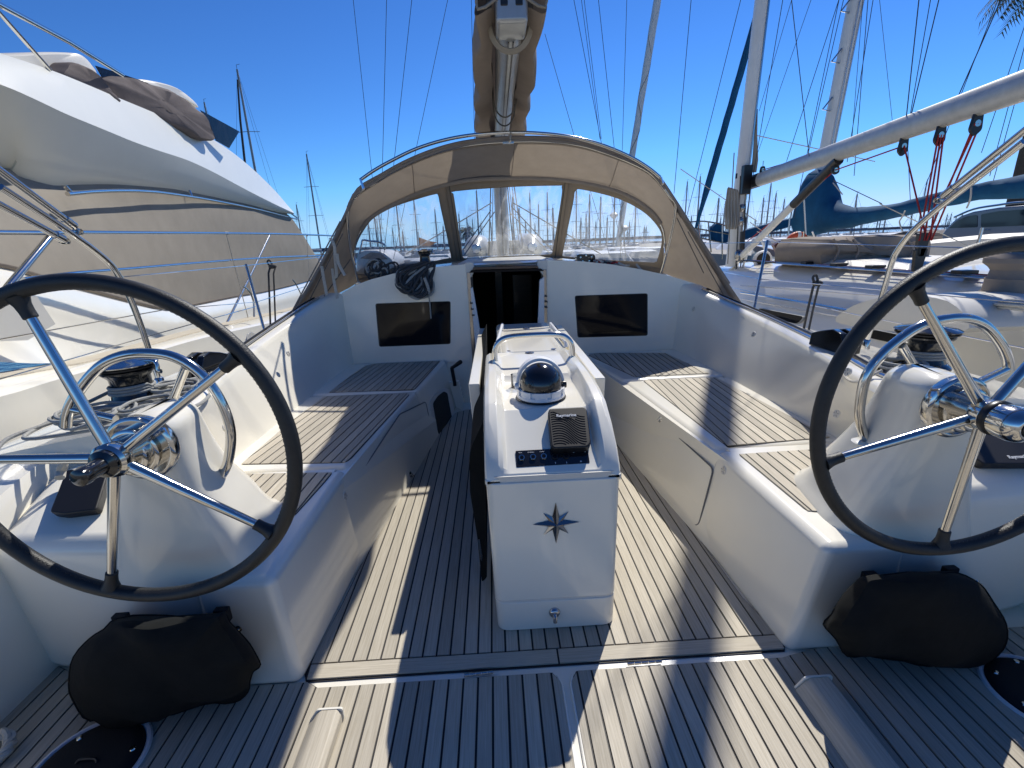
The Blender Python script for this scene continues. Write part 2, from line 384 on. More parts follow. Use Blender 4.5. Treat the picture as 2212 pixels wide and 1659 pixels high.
# rounded lips of the two deck hatches along the centre gutter and hinges in the channel
for x in (.1645, .1925):
    tube('gutter_lip', [V(x, -.9, -.004), V(x, 1.19, -.004), V(x + (-.012 if x < .17 else .012), 1.228, -.004)], .0045, M['gel'], floor, n=6)
for (a, b) in (((1003, 1459), (1065, 1452)), ((1355, 1434), (1430, 1428))):
    p, q = P(*a, z=.002), P(*b, z=.002)
    multi('hinge', [tube_geo([p + (q - p) * t, p + (q - p) * (t + .19)], .0055, 8) for t in (0, .2, .4, .6, .8)], M['steel'], floor, smooth=True)
# teak foot chocks on the aft deck
for (x0, x1, y1) in ((-.640, -.535, 1.13), (.905, 1.02, 1.13)):
    t = thing('foot_chock', 'wedge shaped teak foot chock on the aft deck ' + ('behind the left steering wheel' if x0 < 0 else 'behind the right steering wheel'), 'foot chock', ((x0 + x1) / 2, y1 - .4, 0), 'teak foot chocks on the aft deck')
    secs = []
    for y, h in ((y1 - .012, .047), (y1 - .3, .047), (y1 - .62, .047)):
        secs.append([V(x0, y, .0005), V(x0 + .03, y, h * .8), V(x0 + .045, y, h), V(x1 - .012, y, h), V(x1, y, h * .7), V(x1, y, .0005)])
    loft('chock_body', secs, M['teak'], t, bevel=.004)
    extr('chock_cap', rpoly([V(x0 - .002, y1 - .012, .001), V(x0 + .03, y1 - .012, .048), V(x1 + .004, y1 - .012, .048), V(x1 + .004, y1 - .012, .001)], .01), (0, .006, 0), M['gel'], t)
# black round deck covers
for (cx, cy, s) in ((-1.245, 1.03, 'left'), (1.655, 1.045, 'right')):
    t = thing('deck_hatch', 'round black deck hatch with screw heads set in the %s side of the aft deck' % s, 'deck hatch', (cx, cy, 0), 'round hatches in the aft deck')
    rev('cover', [(0, .012), (.10, .014), (.125, .012), (.135, .004), (.137, .0008)], (cx, cy, 0), M['blackm'], t, n=40)
    rev('rim', [(.138, .0008), (.143, .006), (.150, .006), (.155, .0008)], (cx, cy, 0), M['whitepl'], t, n=40)
    multi('handle', [tube_geo(crv([V(cx - .03, cy, .013), V(cx - .02, cy + .006, .02), V(cx + .02, cy + .006, .02), V(cx + .03, cy, .013)], 4), .004, 6)], M['black'], t, smooth=True)
    for k in range(6):
        a = k * math.pi / 3 + .3; rev('screw', [(0, .017), (.007, .016), (.009, .0125)], (cx + .112 * math.cos(a), cy + .112 * math.sin(a), 0), M['steel'], t, n=12)

# ------------------------------------------------------------------ benches
MODS = {True: [], False: []}
def bench(side):
    L = side < 0
    t = thing('cockpit_bench', 'moulded white cockpit bench with teak panels on the left, its locker handle low down' if L else 'moulded white cockpit bench with teak panels and a large locker door on the right', 'bench', (-1 if L else 1.3, 2.6, 0), 'benches either side of the cockpit')
    foot = ([(1.25, -.72), (1.63, -.69), (2.37, -.655), (3.2, -.525), (3.9, -.385), (4.16, -.37)] if L else [(1.25, .965), (1.53, .945), (1.97, .937), (2.38, .918), (3.3, .88), (3.9, .72), (4.16, .70)])
    lip = ([(1.25, -.745), (2.03, -.735), (3.15, -.595), (4.16, -.47)] if L else [(1.25, 1.05), (1.9, 1.045), (3.15, .985), (3.3, .83), (4.16, .72)])
    def at(tab, y):
        for (a, u), (b, v) in zip(tab, tab[1:]):
            if a <= y <= b: return u + (v - u) * (y - a) / (b - a)
        return tab[0][1] if y < tab[0][0] else tab[-1][1]
    xo = -1.55 if L else 1.88
    s = -1 if L else 1
    for nm, y0, y1 in (('aft_seat', 1.264, 2.026), ('middle_seat', 2.038, 3.220), ('forward_seat', 3.232, 4.150)):
        f0, f1, l0, l1 = at(foot, y0), at(foot, y1), at(lip, y0), at(lip, y1)
        N = 1 if nm != 'forward_seat' else 2
        MODS[L].append((y0, y1, f0, f1, l0, l1))
        if nm == 'aft_seat':
            hexa('aft_seat_inner', [V(f0 + s * .05, 1.60, -.02), V(xo, 1.60, -.02), V(xo, y1, -.02), V(f1 + s * .05, y1, -.02)], [V(l0 + s * .05, 1.60, .4195), V(xo, 1.60, .4195), V(xo, y1, .4195), V(l1 + s * .05, y1, .4195)], M['gel'], t)
        xo_ = (-1.0 if L else 1.33) if nm == 'aft_seat' else xo
        hexa(nm, [V(f0, y0, -.02), V(xo_, y0, -.02), V(xo_, y1, -.02), V(f1, y1, -.02)], [V(l0, y0, .42), V(xo_, y0, .42), V(xo_, y1, .42), V(l1, y1, .42)], M['gel'], t, bevel=.035, seg=5)
    # inner filler seen in the joints
    hexa('joint_filler', [V(at(foot, 1.65) + s * .02, 1.65, 0), V(xo, 1.65, 0), V(xo, 4.1, 0), V(at(foot, 4.1) + s * .02, 4.1, 0)], [V(at(lip, 1.65) + s * .03, 1.65, .405), V(xo, 1.65, .405), V(xo, 4.1, .405), V(at(lip, 4.1) + s * .03, 4.1, .405)], M['gel'], t)
    if L:
        pans = [([(711, 848), (895, 841), (950, 780), (816, 785.5), (787, 791), (760, 810)], (-.495 + .60, 4.08 - 3.26)),
                ([(522, 1003), (745, 999), (757, 990), (883, 853), (880, 850), (700, 857), (631, 909)], (.135, 1.07)),
                ([(509, 1025), (717, 1021.5), (700, 1042), (633, 1116), (597, 1098), (567, 1080), (531, 1058)], (.05, 1))]
    else:
        pans = [([(1271, 767), (1371, 814), (1531, 807), (1437, 763), (1290, 763)], (-.0, 1)),
                ([(1390, 823), (1566, 960), (1572, 963), (1793, 945), (1546, 816), (1400, 821)], (-.045, -1.1)),
                ([(1597, 982), (1797, 969), (1811, 985), (1753, 1022), (1744, 1040), (1757, 1060), (1815, 1102), (1800, 1107), (1745, 1104)], (-.02, -1))]
    for q, dv in pans:
        xy = [P(a, b, z=.421)[:2] for a, b in q]
        seampad(xy, .4213, t, grow=.004)
        planks(xy, .4245, t, dirv=dv, pitch=.0505, thick=.004, off=xy[0][0] % .05, gap=.0075)
    return t, at, foot, lip
BL = bench(-1); BR = bench(1)
def face_pt(px, py, B, out=.004):          # a point on the sloping inner face of a bench
    t, at, foot, lip = B; s = 1 if foot[0][1] < 0 else -1
    y = 2.5
    for _ in range(25):
        md = [m_ for m_ in MODS[foot[0][1] < 0] if m_[0] - .02 <= y <= m_[1] + .02] or [MODS[foot[0][1] < 0][-1]]
        a0, a1, f0, f1, l0, l1 = md[0]; u_ = (y - a0) / (a1 - a0); f = f0 + (f1 - f0) * u_; l = l0 + (l1 - l0) * u_; df = (f1 - f0) / (a1 - a0)
        n = Vector((1, -df, (f - l) / .44)); n.normalize()
        p = PN(px, py, V(f, y, -.02), n); y = max(1.3, min(4.1, p.y))
    return p + n * (out * s), n * s
# locker door, latches, drain plugs and cubby holes on the bench faces
def face_panel(name, pix, B, m, out=.005, thick=.008, r=.02, **k):
    pts = [face_pt(a, b, B, out)[0] for a, b in pix]; n = face_pt(*pix[0], B, 0)[1]
    return extr(name, rpoly(pts, r), -n * thick, m, B[0], **k)
def face_seam(pix, B, cyc=True):
    pts = [face_pt(a, b, B, .0045)[0] for a, b in pix]; pts = rpoly(pts, .03) if cyc else pts
    tube('door_seam', pts, .0042, M['seam'], B[0], n=6, cyc=cyc)
face_panel('locker_door', [(1361, 862), (1436, 916), (1543, 1013), (1511, 1136), (1490, 1130), (1362, 958)], BR, M['gel'], .005, .008, .03)
face_panel('locker_door', [(862, 895), (918, 868), (931, 930), (880, 1015), (800, 1145), (765, 1040)], BL, M['gel'], .005, .008, .03)
face_seam([(1361, 862), (1436, 916), (1543, 1013), (1511, 1136), (1490, 1130), (1362, 958)], BR); face_seam([(862, 895), (918, 868), (931, 930), (880, 1015), (800, 1145), (765, 1040)], BL)
for B, px, ang in ((BR, (1433, 905), 0), (BL, (882, 1025), 0)):
    p, n = face_pt(*px, B, .014)
    rev('latch', [(0, .012), (.010, .010), (.018, .004), (.022, 0), (.022, -.008)], p, M['steel'], B[0], ax=n, n=20)
    tube('latch_grip', [p + n * .008 + V(0, -.002, .004), p + n * .02 + V(0, 0, -.012), p + n * .006 + V(0, 0, -.02)], .005, M['steel'], B[0], n=8)
face_panel('grip_slot', [(1410, 883), (1424, 893), (1424, 897), (1410, 887)], BR, M['steeld'], .006, .006, .002)
# cubby openings (forward ends of the bench faces)
def cubby(B, pix, pin):
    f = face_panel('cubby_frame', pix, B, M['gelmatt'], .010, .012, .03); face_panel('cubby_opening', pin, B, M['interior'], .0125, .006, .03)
cubby(BL, [(926, 868), (940, 848), (956, 838), (972, 842), (974, 862), (988, 930), (972, 950), (950, 958), (936, 945)],
      [(932, 872), (943, 856), (956, 846), (964, 850), (966, 864), (978, 926), (966, 940), (952, 946), (943, 936)])
cubby(BR, [(1300, 812), (1316, 812), (1336, 832), (1336, 880), (1330, 908), (1318, 918), (1298, 900)],
      [(1298, 824), (1312, 824), (1328, 840), (1328, 878), (1322, 898), (1314, 904), (1296, 890)])
# round star-pattern plugs on the mouldings
def plug(p, n, r=.021, label=None):
    t = thing('deck_light', label, 'plug', p, 'round white plugs on the cockpit mouldings')
    rev('rim', [(0, .003), (r * .9, .0035), (r, .0015), (r, -.003)], p, M['gelmatt'], t, ax=n, n=24)
    u = Vector(n).orthogonal().normalized(); w_ = Vector(n).cross(u); nn = Vector(n)
    g = []
    for k in range(5):
        a = k * 2 * math.pi / 5; d = u * math.cos(a) + w_ * math.sin(a); g.append(tube_geo([p + nn * .0035 + d * r * .25, p + nn * .0035 + d * r * .8], .0016, 4))
    multi('star', g, M['steeld'], t)
    return t
p, n = face_pt(745, 1072, BL, 0); plug(p, n, label='round white plug on the face of the left bench near its aft end')
p, n = face_pt(1563, 1016, BR, 0); plug(p, n, label='round white plug on the face of the right bench below its aft teak panel')

# ------------------------------------------------------------------ coamings
coamL = [(1.69, -1.33, -1.28, .80), (1.85, -1.335, -1.29, .80), (2.0, -1.34, -1.31, .80), (2.25, -1.345, -1.39, .80), (2.6, -1.34, -1.48, .80), (3.1, -1.335, -1.545, .83), (3.6, -1.33, -1.53, .90), (3.95, -1.31, -1.42, 1.0), (4.16, -1.30, -1.32, 1.05)]
coamR = [(1.69, 1.655, 1.53, .80), (1.83, 1.66, 1.56, .80), (1.98, 1.67, 1.585, .80), (2.3, 1.67, 1.685, .80), (2.75, 1.665, 1.80, .80), (3.2, 1.655, 1.86, .82), (3.6, 1.65, 1.85, .86), (3.95, 1.64, 1.74, .94), (4.16, 1.62, 1.66, 1.0)]
def dens_secs(secs, n=4):
    cols = [crv([s[k] for s in secs], n) for k in range(len(secs[0]))]; return [[c[i] for c in cols] for i in range(len(cols[0]))]
def coaming(tab, s, hull):
    secs = []
    for y, xb, xt, z in tab:
        xo = hull(y)
        zz = .80 if y < 3.3 else .80
        pr = [(xb - .0 * s, .415), (xb + (xt - xb) * .25, .50), (xb + (xt - xb) * .75, z - .10), (xt - s * .006, z - .035), (xt + s * .004, z - .012), (xt + s * .025, z), (xt + s * .10, z + .004), (xt + s * .17, z - .01), (max(xt + s * .25, xt + s * .25), zz - .06), (xo - s * .06, .70), (xo - s * .01, .69), (xo, .64), (xo, .1)]
        secs.append([V(a, y, b) for a, b in pr])
    return loft('cockpit_coaming', secs, M['gel'], None, ring=False, cap=False, smooth=True)
hL = lambda y: -2.02 - .02 * min(y, 3); hR = lambda y: 2.36 + .02 * min(y, 3)
def dens(tab, n=4):
    pts = crv([V(a, b, c) for a, b, c, d in tab], n); zs = crv([V(a, d, 0) for a, b, c, d in tab], n)
    return [(p.x, p.y, p.z, q.y) for p, q in zip(pts, zs)]
for tab, s, h in ((dens(coamL), -1, hL), (dens(coamR), 1, hR)): struct(coaming(tab, s, h))
# a step up from the stern corner to the coaming
for s, tab, h in ((-1, coamL, hL), (1, coamR, hR)):
    y, xb, xt, z = tab[0]; xo = h(y)
    struct(mob('coaming_end', [V(xb, y, -.02), V(xo, y, -.02), V(xo, y, .64), V(xo - s * .06, y, .70), V(xt + s * .17, y, z - .01), V(xt + s * .02, y, z)], [(0, 1, 2, 3, 4, 5)], M['gel']))
    a_, b_ = XC + s * 1.80, xo
    secs = []
    for yy, zz in ((y + .02, .72), (1.45, .66), (1.15, .52), (.8, .40), (.2, .33), (-.9, .30)):
        secs.append([V(a_ + s * .01, yy, -.02), V(a_ + s * .02, yy, zz - .05), V(a_ + s * .05, yy, zz), V(b_ - s * .10, yy, zz - .02), V(b_ - s * .03, yy, zz - .06), V(b_, yy, zz - .12), V(b_, yy, -.4)])
    struct(loft('coaming_tail', dens_secs(secs, 4), M['gel'], None, ring=False, cap=False, smooth=True))
# plugs on the coamings
for px, x, lab in (((616, 764), -1.42, 'round white plug on the sunlit left coaming near its forward end'), ((753, 752), -1.33, 'small round plug on the shaded left coaming beside the forward seat'), ((478, 925), -1.28, 'round white plug low on the left coaming behind the wheel rim'),
                   ((1634, 722), 1.76, 'round white plug high on the right coaming, the forward one'), ((1816, 894), 1.59, 'star plug on the right coaming just left of the right steering wheel rim'), ((1841, 803), 1.55, 'oval white plug on the right coaming edge above the star plug'), ((1502, 667), 1.72, 'faint round plug at the forward end of the right coaming'), ((1476, 724), 1.70, 'faint round plug on the right coaming beside the forward seat')):
    p = P(*px, x=x); plug(p + V(.02 if x < 0 else -.02, 0, 0), V(.9 if x < 0 else -.9, 0, .25).normalized(), .02, lab)

# ------------------------------------------------------------------ coachroof bulkhead
YB = 4.16
top = [(740, 632), (765, 617), (800, 604), (850, 591), (900, 582), (950, 576), (1003, 571), (1100, 567), (1180, 562), (1250, 564), (1320, 571), (1380, 581), (1440, 594), (1500, 612), (1545, 632), (1562, 645)]
tp = [P(a, b, y=YB) for a, b in top]
xl, xr = -.228, .462
poly_l = [V(-1.50, YB, .38), V(-1.45, YB, .9)] + [p for p in tp if p.x < xl] + [V(xl, YB, 1.262), V(xl, YB, .38)]
poly_r = [V(xr, YB, .38), V(xr, YB, 1.262)] + [p for p in tp if p.x > xr] + [V(1.80, YB, .85), V(1.80, YB, .38)]
bulk = struct(multi('cockpit_bulkhead', [extr_geo(poly_l, (0, .10, 0)), extr_geo(poly_r, (0, .10, 0)), extr_geo([V(-.6, YB, -.02), V(.95, YB, -.02), V(.95, YB, .385), V(-.6, YB, .385)], (0, .10, 0))], M['gel'], None, bevel=.02, seg=4, ang=50))
# coachroof top running forward
secs = []
for y, dz, sh in ((YB + .012, 0, 0), (YB + .06, .012, 0), (5.0, .008, .0), (5.5, .004, .03), (6.2, .02, .12), (7.4, .0, .3), (9., -.08, .62), (10.2, -.25, .95)):
    secs.append([V(XC - 1.72 + sh, y, .6)] + [V(XC + (p.x - XC) * (1 - sh / 1.6), y, p.z + dz - .012) for p in tp] + [V(XC + 1.72 - sh, y, .6)])
roof = struct(loft('coachroof', secs, M['gel'], None, ring=False, cap=False, smooth=True))
# side decks and hull forward
for s in (-1, 1):
    secs = []
    for y in (4.3, 5, 6, 7, 8, 9, 10, 11, 12):
        k = max(0, (y - 4) / 8); xo = XC + s * (2.22 - 1.9 * k ** 1.8); zi = .66 + .02 * k
        secs.append([V(XC + s * min(1.25, abs(xo - XC) * .5), y, zi), V(xo - s * .05, y, zi), V(xo, y, zi + .05), V(xo, y, -1.2)])
    struct(loft('side_deck', secs, M['gelmatt'], None, ring=False, cap=False))
# bulkhead windows
for q, lab in ((((813, 657), (971, 652), (971, 742), (821, 748)), 'dark tinted rectangular window left of the companionway'), (((1244, 640), (1397, 635), (1397, 724), (1250, 728)), 'dark tinted rectangular window right of the companionway')):
    t = thing('bulkhead_window', lab, 'window', P(*q[3], y=YB), 'dark windows in the cockpit bulkhead')
    pts = [P(a, b, y=YB - .004) for a, b in q]
    c = sum(pts, V(0, 0, 0)) / 4; big = [c + (p - c) * 1.03 for p in pts]
    extr('pane', rpoly(pts, .015), (0, .010, 0), M['acryl'], t); extr('seal', rpoly(big, .02), (0, .006, 0), M['caulk'], t).location.y += .0022
    # moulded relief above the window
    e = extr('drip_moulding', [P(q[0][0] + 1, q[0][1] - 12, y=YB - .003), P(q[1][0], q[1][1] - 13, y=YB - .003), P(q[1][0], q[1][1] - 7, y=YB - .003), P(q[0][0] + 1, q[0][1] - 6, y=YB - .003)], (0, .004, 0), M['gel'], t)

# ------------------------------------------------------------------ companionway
t = thing('companionway', 'open companionway into the dark cabin with sliding hatch garage above', 'companionway', (XC - .05, YB, .385))
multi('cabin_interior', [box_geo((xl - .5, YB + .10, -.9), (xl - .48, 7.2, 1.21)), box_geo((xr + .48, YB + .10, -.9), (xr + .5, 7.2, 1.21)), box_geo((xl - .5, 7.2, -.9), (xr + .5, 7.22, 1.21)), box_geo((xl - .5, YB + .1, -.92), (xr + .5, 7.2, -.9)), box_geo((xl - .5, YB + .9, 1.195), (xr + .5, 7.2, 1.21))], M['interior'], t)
box('cabin_door', (.02, 6.4, -.9), (.11, 6.45, 1.1), M['wood'], t)
box('cabin_panel', (.25, 6.3, -.9), (.50, 6.34, 1.0), M['wood'], t)
# jambs: outer moulding, metal track, open half doors
for s, x in ((-1, xl), (1, xr)):
    multi('jamb', [box_geo((x - .0 if s < 0 else x - .03, YB - .012, .36), (x + .03 if s < 0 else x, YB + .13, 1.18))], M['chromedk'], t, bevel=.004)
    box('door_seal', (x + .03 if s < 0 else x - .045, YB + .0, .36), (x + .045 if s < 0 else x - .03, YB + .10, 1.16), M['black'], t)
d0 = [(1016, 624), (1021, 620), (1042, 742), (1046, 860), (1036, 860)]
extr('open_door', [P(a, b, y=YB - .03) for a, b in d0], (0, .05, 0), M['whitepl'], t, bevel=.004)
extr('open_door', [P(a, b, y=YB - .03) for a, b in ((1166, 605), (1176, 598), (1176, 700), (1162, 700))], (0, .05, 0), M['whitepl'], t, bevel=.004)
g = []
for (a0, b0) in ((1018, 655), (1020, 668), (1022, 681), (1179, 640), (1180, 652), (1180, 664)):
    p = P(a0, b0, y=YB - .045); g.append(box_geo(p - V(.012, 0, .006), p + V(.012, .012, .006)))
multi('hinge_pins', g, M['black'], t)
# sliding hatch: dark acrylic slab with wooden and metal front edge
hexa('sliding_hatch', [V(xl + .02, YB - .02, 1.175), V(xr - .02, YB - .02, 1.165), V(xr - .02, 5.2, 1.21), V(xl + .02, 5.2, 1.22)], [V(xl + .04, YB - .02, 1.197), V(xr - .05, YB - .02, 1.187), V(xr - .05, 5.2, 1.23), V(xl + .04, 5.2, 1.24)], M['acryl'], t, bevel=.004)
hexa('hatch_rail', [V(xl + .05, YB - .04, 1.200), V(xr - .07, YB - .04, 1.192), V(xr - .07, YB, 1.192), V(xl + .05, YB, 1.200)], [V(xl + .06, YB - .04, 1.222), V(xr - .08, YB - .04, 1.214), V(xr - .08, YB, 1.214), V(xl + .06, YB, 1.222)], M['wood'], t, bevel=.003)
tube('hatch_handle', [V(.02, YB - .045, 1.226), V(xr - .09, YB - .045, 1.219)], .005, M['steel'], t)
extr('hatch_cheek', [V(xl - .01, YB - .006, 1.13), V(xl - .01, YB - .006, 1.262), V(xl + .055, YB - .006, 1.262), V(xl + .075, YB - .006, 1.20), V(xl + .03, YB - .006, 1.13)], (0, .08, 0), M['clearac'] if False else M['gelmatt'], t, bevel=.006)
extr('hatch_cheek', [V(xr + .01, YB - .006, 1.11), V(xr + .01, YB - .006, 1.255), V(xr - .075, YB - .006, 1.255), V(xr - .085, YB - .006, 1.205), V(xr - .02, YB - .006, 1.11)], (0, .08, 0), M['gelmatt'], t, bevel=.006)
hexa('hatch_garage', [V(-.33, YB + .03, 1.222), V(.58, YB + .03, 1.215), V(.58, 5.3, 1.22), V(-.33, 5.3, 1.22)], [V(-.30, YB + .10, 1.256), V(.55, YB + .10, 1.252), V(.52, 5.3, 1.262), V(-.27, 5.3, 1.262)], M['gelmatt'], t, bevel=.01)
# ------------------------------------------------------------------ steering consoles (pedestals)
def pedestal(side):
    L = side < 0
    mx = (lambda x: x) if L else (lambda x: 2 * .160 - x)
    t = thing('steering_console', 'white moulded steering console behind the %s steering wheel' % ('left' if L else 'right'), 'steering console', (mx(-1.15), 1.4, 0), 'steering consoles')
    s = 1 if L else -1
    # box with a sloping instrument shelf
    zf = .50
    def sec(x, ya, yr, zr, yt, zt):
        return [V(mx(x), ya, -.01), V(mx(x), yr, zr), V(mx(x), yt, zt), V(mx(x), 1.68, zt), V(mx(x), 1.68, -.01)]
    secs = [sec(-1.70, 1.40, 1.36, .50, 1.60, .60), sec(-1.60, 1.372, 1.335, .545, 1.60, .68), sec(-1.26, 1.31, 1.315, .545, 1.62, .68), sec(-1.10, 1.283, 1.30, .50, 1.50, .56), sec(-.97, 1.268, 1.29, .40, 1.40, .40)]
    loft('console_box', secs, M['gel'], t, bevel=.05, seg=5, ang=30)
    # nose: rounded block that narrows upward to the wheel bearing
    C = (mx(-.955), .925)
    S = []
    tabn = [(.36, -1.36, -.77, 1.29, 1.84), (.42, -1.33, -.79, 1.285, 1.80), (.48, -1.29, -.82, 1.278, 1.74), (.60, -1.235, -.85, 1.262, 1.665), (.72, -1.18, -.880, 1.238, 1.59), (.82, -1.135, -.885, 1.212, 1.53), (.90, -1.10, -.882, 1.19, 1.49), (.955, -1.07, -.88, 1.186, 1.455), (.985, -1.045, -.90, 1.20, 1.42), (1.0, -1.01, -.93, 1.235, 1.37)]
    aa = crv([V(a, b, c) for a, b, c, d, e in tabn], 4); bb = crv([V(a, d, e) for a, b, c, d, e in tabn], 4)
    for p, q in zip(aa, bb):
        z, xo, xi, ya, yf = p.x, p.y, p.z, q.y, q.z; cx, cyy = (xo + xi) / 2, (ya + yf) / 2; hx, hy = (xi - xo) / 2, (yf - ya) / 2; e_ = .55 + .25 * min(1, max(0, (z - .6) / .4)); ring = []
        for k in range(44):
            a = 2 * math.pi * k / 44; c_, s_ = math.cos(a), math.sin(a)
            yy_ = cyy + hy * math.copysign(abs(s_) ** e_, s_); tp_in = .10 * max(0, (yy_ - ya) / .5)      # narrows forward
            ring.append(V(mx(cx + hx * math.copysign(abs(c_) ** e_, c_) - (tp_in if c_ > 0 else 0)), yy_, z))
        S.append(ring)
    loft('console_nose', S, M['gel'], t, smooth=True)
    # chrome bearing behind the hub
    hub = V(C[0], 1.18, .925)
    rev('bearing_ring', [(.086, .02), (.090, .012), (.090, -.006), (.082, -.012), (.080, -.012), (.080, -.004), (.064, -.004), (.064, -.030), (.058, -.034), (.052, -.034), (.052, -.056), (.046, -.060), (.038, -.060), (.036, -.09)], hub, M['steel'], t, ax=(0, 1, 0), n=40)
    # instrument in its cover on the shelf
    if L:
        o = PN(170, 1060, V(-1.4, 1.335, .545), V(0, -.5, .87)); q = [(142, 1014), (236, 1007), (207, 1101), (135, 1110), (106, 1106)]; n = V(0, -.5, .87).normalized()
    else:
        q = [(2120, 925), (2215, 925), (2250, 1002), (2125, 1002), (2102, 985)]; n = V(0, -.5, .87).normalized()
    orig = V(mx(-1.4), 1.335, .545)
    pts = [PN(a, b, orig + n * .035, n) for a, b in q]
    th = thing('instrument_cover', 'black moulded instrument cover with white lettering on the %s steering console' % ('left' if L else 'right'), 'instrument cover', sum(pts, V(0, 0, 0)) / len(pts), 'black instrument covers')
    extr('cover', rpoly(pts, .012), -n * .034, M['wavecover'], th, bevel=.006, seg=3)
    return t, th, n, pts
def text(name, s, o, ux, uy, h, m, parent, ext=.0006, bold=False):
    c = bpy.data.curves.new(name, 'FONT'); c.body = s; c.size = h * 1.38; c.extrude = ext; c.align_x = 'LEFT'
    if bold: c.offset = h * .025
    ob = bpy.data.objects.new(name, c); COL.objects.link(ob); c.materials.append(m)
    ux = Vector(ux).normalized(); uy = Vector(uy); uy = (uy - ux * uy.dot(ux)).normalized(); n = ux.cross(uy)
    mt = Matrix.Identity(4)
    for i in range(3): mt[i][0] = ux[i]; mt[i][1] = uy[i]; mt[i][2] = n[i]
    dg = bpy.context.evaluated_depsgraph_get(); me = bpy.data.meshes.new_from_object(ob.evaluated_get(dg)); bpy.data.objects.remove(ob)
    # rotate the mesh itself, keep the object axis-aligned
    me.transform(mt); o2 = bpy.data.objects.new(name, me); COL.objects.link(o2)
    o2.parent = parent; o2.location = Vector(o) - (wloc(parent) if parent else V(0, 0, 0))
    return o2
PEDL = pedestal(-1); PEDR = pedestal(1)
n = PEDL[2]; pl_ = PEDL[3]; A = PN(150, 1037, pl_[0], n)
text('lettering', 'Raymarine', A + n * .001, (1, 0, 0), n.cross(V(1, 0, 0)), .0135, M['printw'], PEDL[1], bold=True)
A = PN(2180, 991, PEDR[3][0], n); text('lettering', 'Raymarine', A + n * .001, (1, 0, 0), n.cross(V(1, 0, 0)), .0135, M['printw'], PEDR[1], bold=True)

# ------------------------------------------------------------------ steering wheels
def wheel(cx, a0, label, hubk):
    C = V(cx, 1.097, .944); R_ = .42
    t = thing('steering_wheel', label, 'steering wheel', C, 'pair of large steering wheels')
    tube('rim', [C + V(R_ * math.cos(2 * math.pi * k / 96), 0, R_ * math.sin(2 * math.pi * k / 96)) for k in range(96)], .0185, M['leather'], t, n=14, cyc=True)
    # stitching of the leather on the inside of the rim
    g = []
    for k in range(420):
        a = 2 * math.pi * k / 420; d = V(math.cos(a), 0, math.sin(a)); tt = V(-d.z, 0, d.x); p = C + d * (R_ - .0178) + V(0, -.0045, 0); sg = 1 if k % 2 else -1
        g.append(tube_geo([p - tt * .0022 + V(0, -.0025 * sg, 0), p + tt * .0022 + V(0, .0025 * sg, 0)], .0007, 4))
    multi('stitching', g, M['black'], t)
    hc = C + V(0, -.012, 0)
    rev('hub', [(.018, .09), (.030, .088), (.034, .08), (.034, .01), (.042, -.0), (.043, -.028), (.036, -.036)], hc, M['steel'], t, ax=(0, 1, 0), n=32)
    if hubk == 'knob': rev('hub_knob', [(.034, -.036), (.034, -.045), (.021, -.052), (.019, -.085), (.022, -.095), (.020, -.112), (.012, -.116), (.0, -.117)], hc, M['blackg'], t, ax=(0, 1, 0), n=28)
    else:
        rev('hub_collar', [(.044, -.03), (.046, -.034), (.046, -.045), (.044, -.048)], hc, M['black'], t, ax=(0, 1, 0), n=32)
        rev('hub_cap', [(.038, -.036), (.043, -.050), (.044, -.085), (.040, -.100), (.028, -.112), (.024, -.114), (.0, -.114)], hc, M['steel'], t, ax=(0, 1, 0), n=36)
        rev('hub_badge', [(0, -.1165), (.020, -.1165), (.0215, -.113)], hc, M['acryl'], t, ax=(0, 1, 0), n=30)
    for k in range(5):
        a = math.radians(a0 + 72 * k); d = V(math.cos(a), 0, math.sin(a)); p0 = hc + d * .028 + V(0, -.008, 0); p1 = C + d * (R_ - .055); p2 = C + d * (R_ - .01)
        sk_ = tube('spoke', [p0, hc * .0 + p0 * .9 + p1 * .1, p1, p2], [.0135, .0135, .0105, .010], M['steel'], t, n=14)
        tube('spoke_boot', [C + d * (R_ - .062), C + d * (R_ - .06), C + d * (R_ - .045), C + d * (R_ - .03), C + d * (R_ - .012)], [.0125, .0145, .0145, .016, .022], M['leather'], sk_, n=14)
    return t
wl = wheel(-.942, -109, 'left steering wheel with black leather rim, its hub ending in a black knob', 'knob')
wr = wheel(1.244, -90, 'right steering wheel with black leather rim, its chrome hub cap bearing a blue badge', 'cap')

# ------------------------------------------------------------------ stainless guard rails round the consoles
def guard(pix, y, legs, label, gx):
    pts = crv([P(a, b, y=y) for a, b in pix], 5)
    t = thing('guard_rail', label, 'guard rail', (gx, y, .6), 'stainless guard rails round the steering consoles')
    tube('hoop', pts, .0155, M['steel'], t, n=14)
    for a, b, yb in legs:
        tube('leg', [P(*a, y=y), P(*b, y=yb)], .0125, M['steel'], t, n=12)
        p = P(*b, y=yb)
    e = pts[-1]; rev('foot_flange', [(0, .006), (.032, .005), (.04, 0)], e + V(0, 0, -.012), M['gel'], t, n=20)
    return t
guard([(143, 921), (147, 890), (166, 850), (212, 795), (262, 769), (320, 763), (378, 772), (432, 806), (474, 862), (497, 925), (496, 980), (484, 1018), (462, 1046)], 1.42, [((402, 792), (372, 868), 1.52), ((158, 884), (250, 905), 1.40)], 'curved stainless guard rail around the left steering console, circling the wheel hub', -1.1)
guard([(2179, 800), (2176, 775), (2160, 741), (2128, 704), (2087, 688), (2033, 691), (1985, 706), (1941, 735), (1904, 768), (1872, 812), (1858, 870), (1858, 910), (1870, 948)], 1.42, [((1948, 746), (1996, 826), 1.50), ((2176, 797), (2098, 834), 1.36)], 'curved stainless guard rail around the right steering console', 1.4)

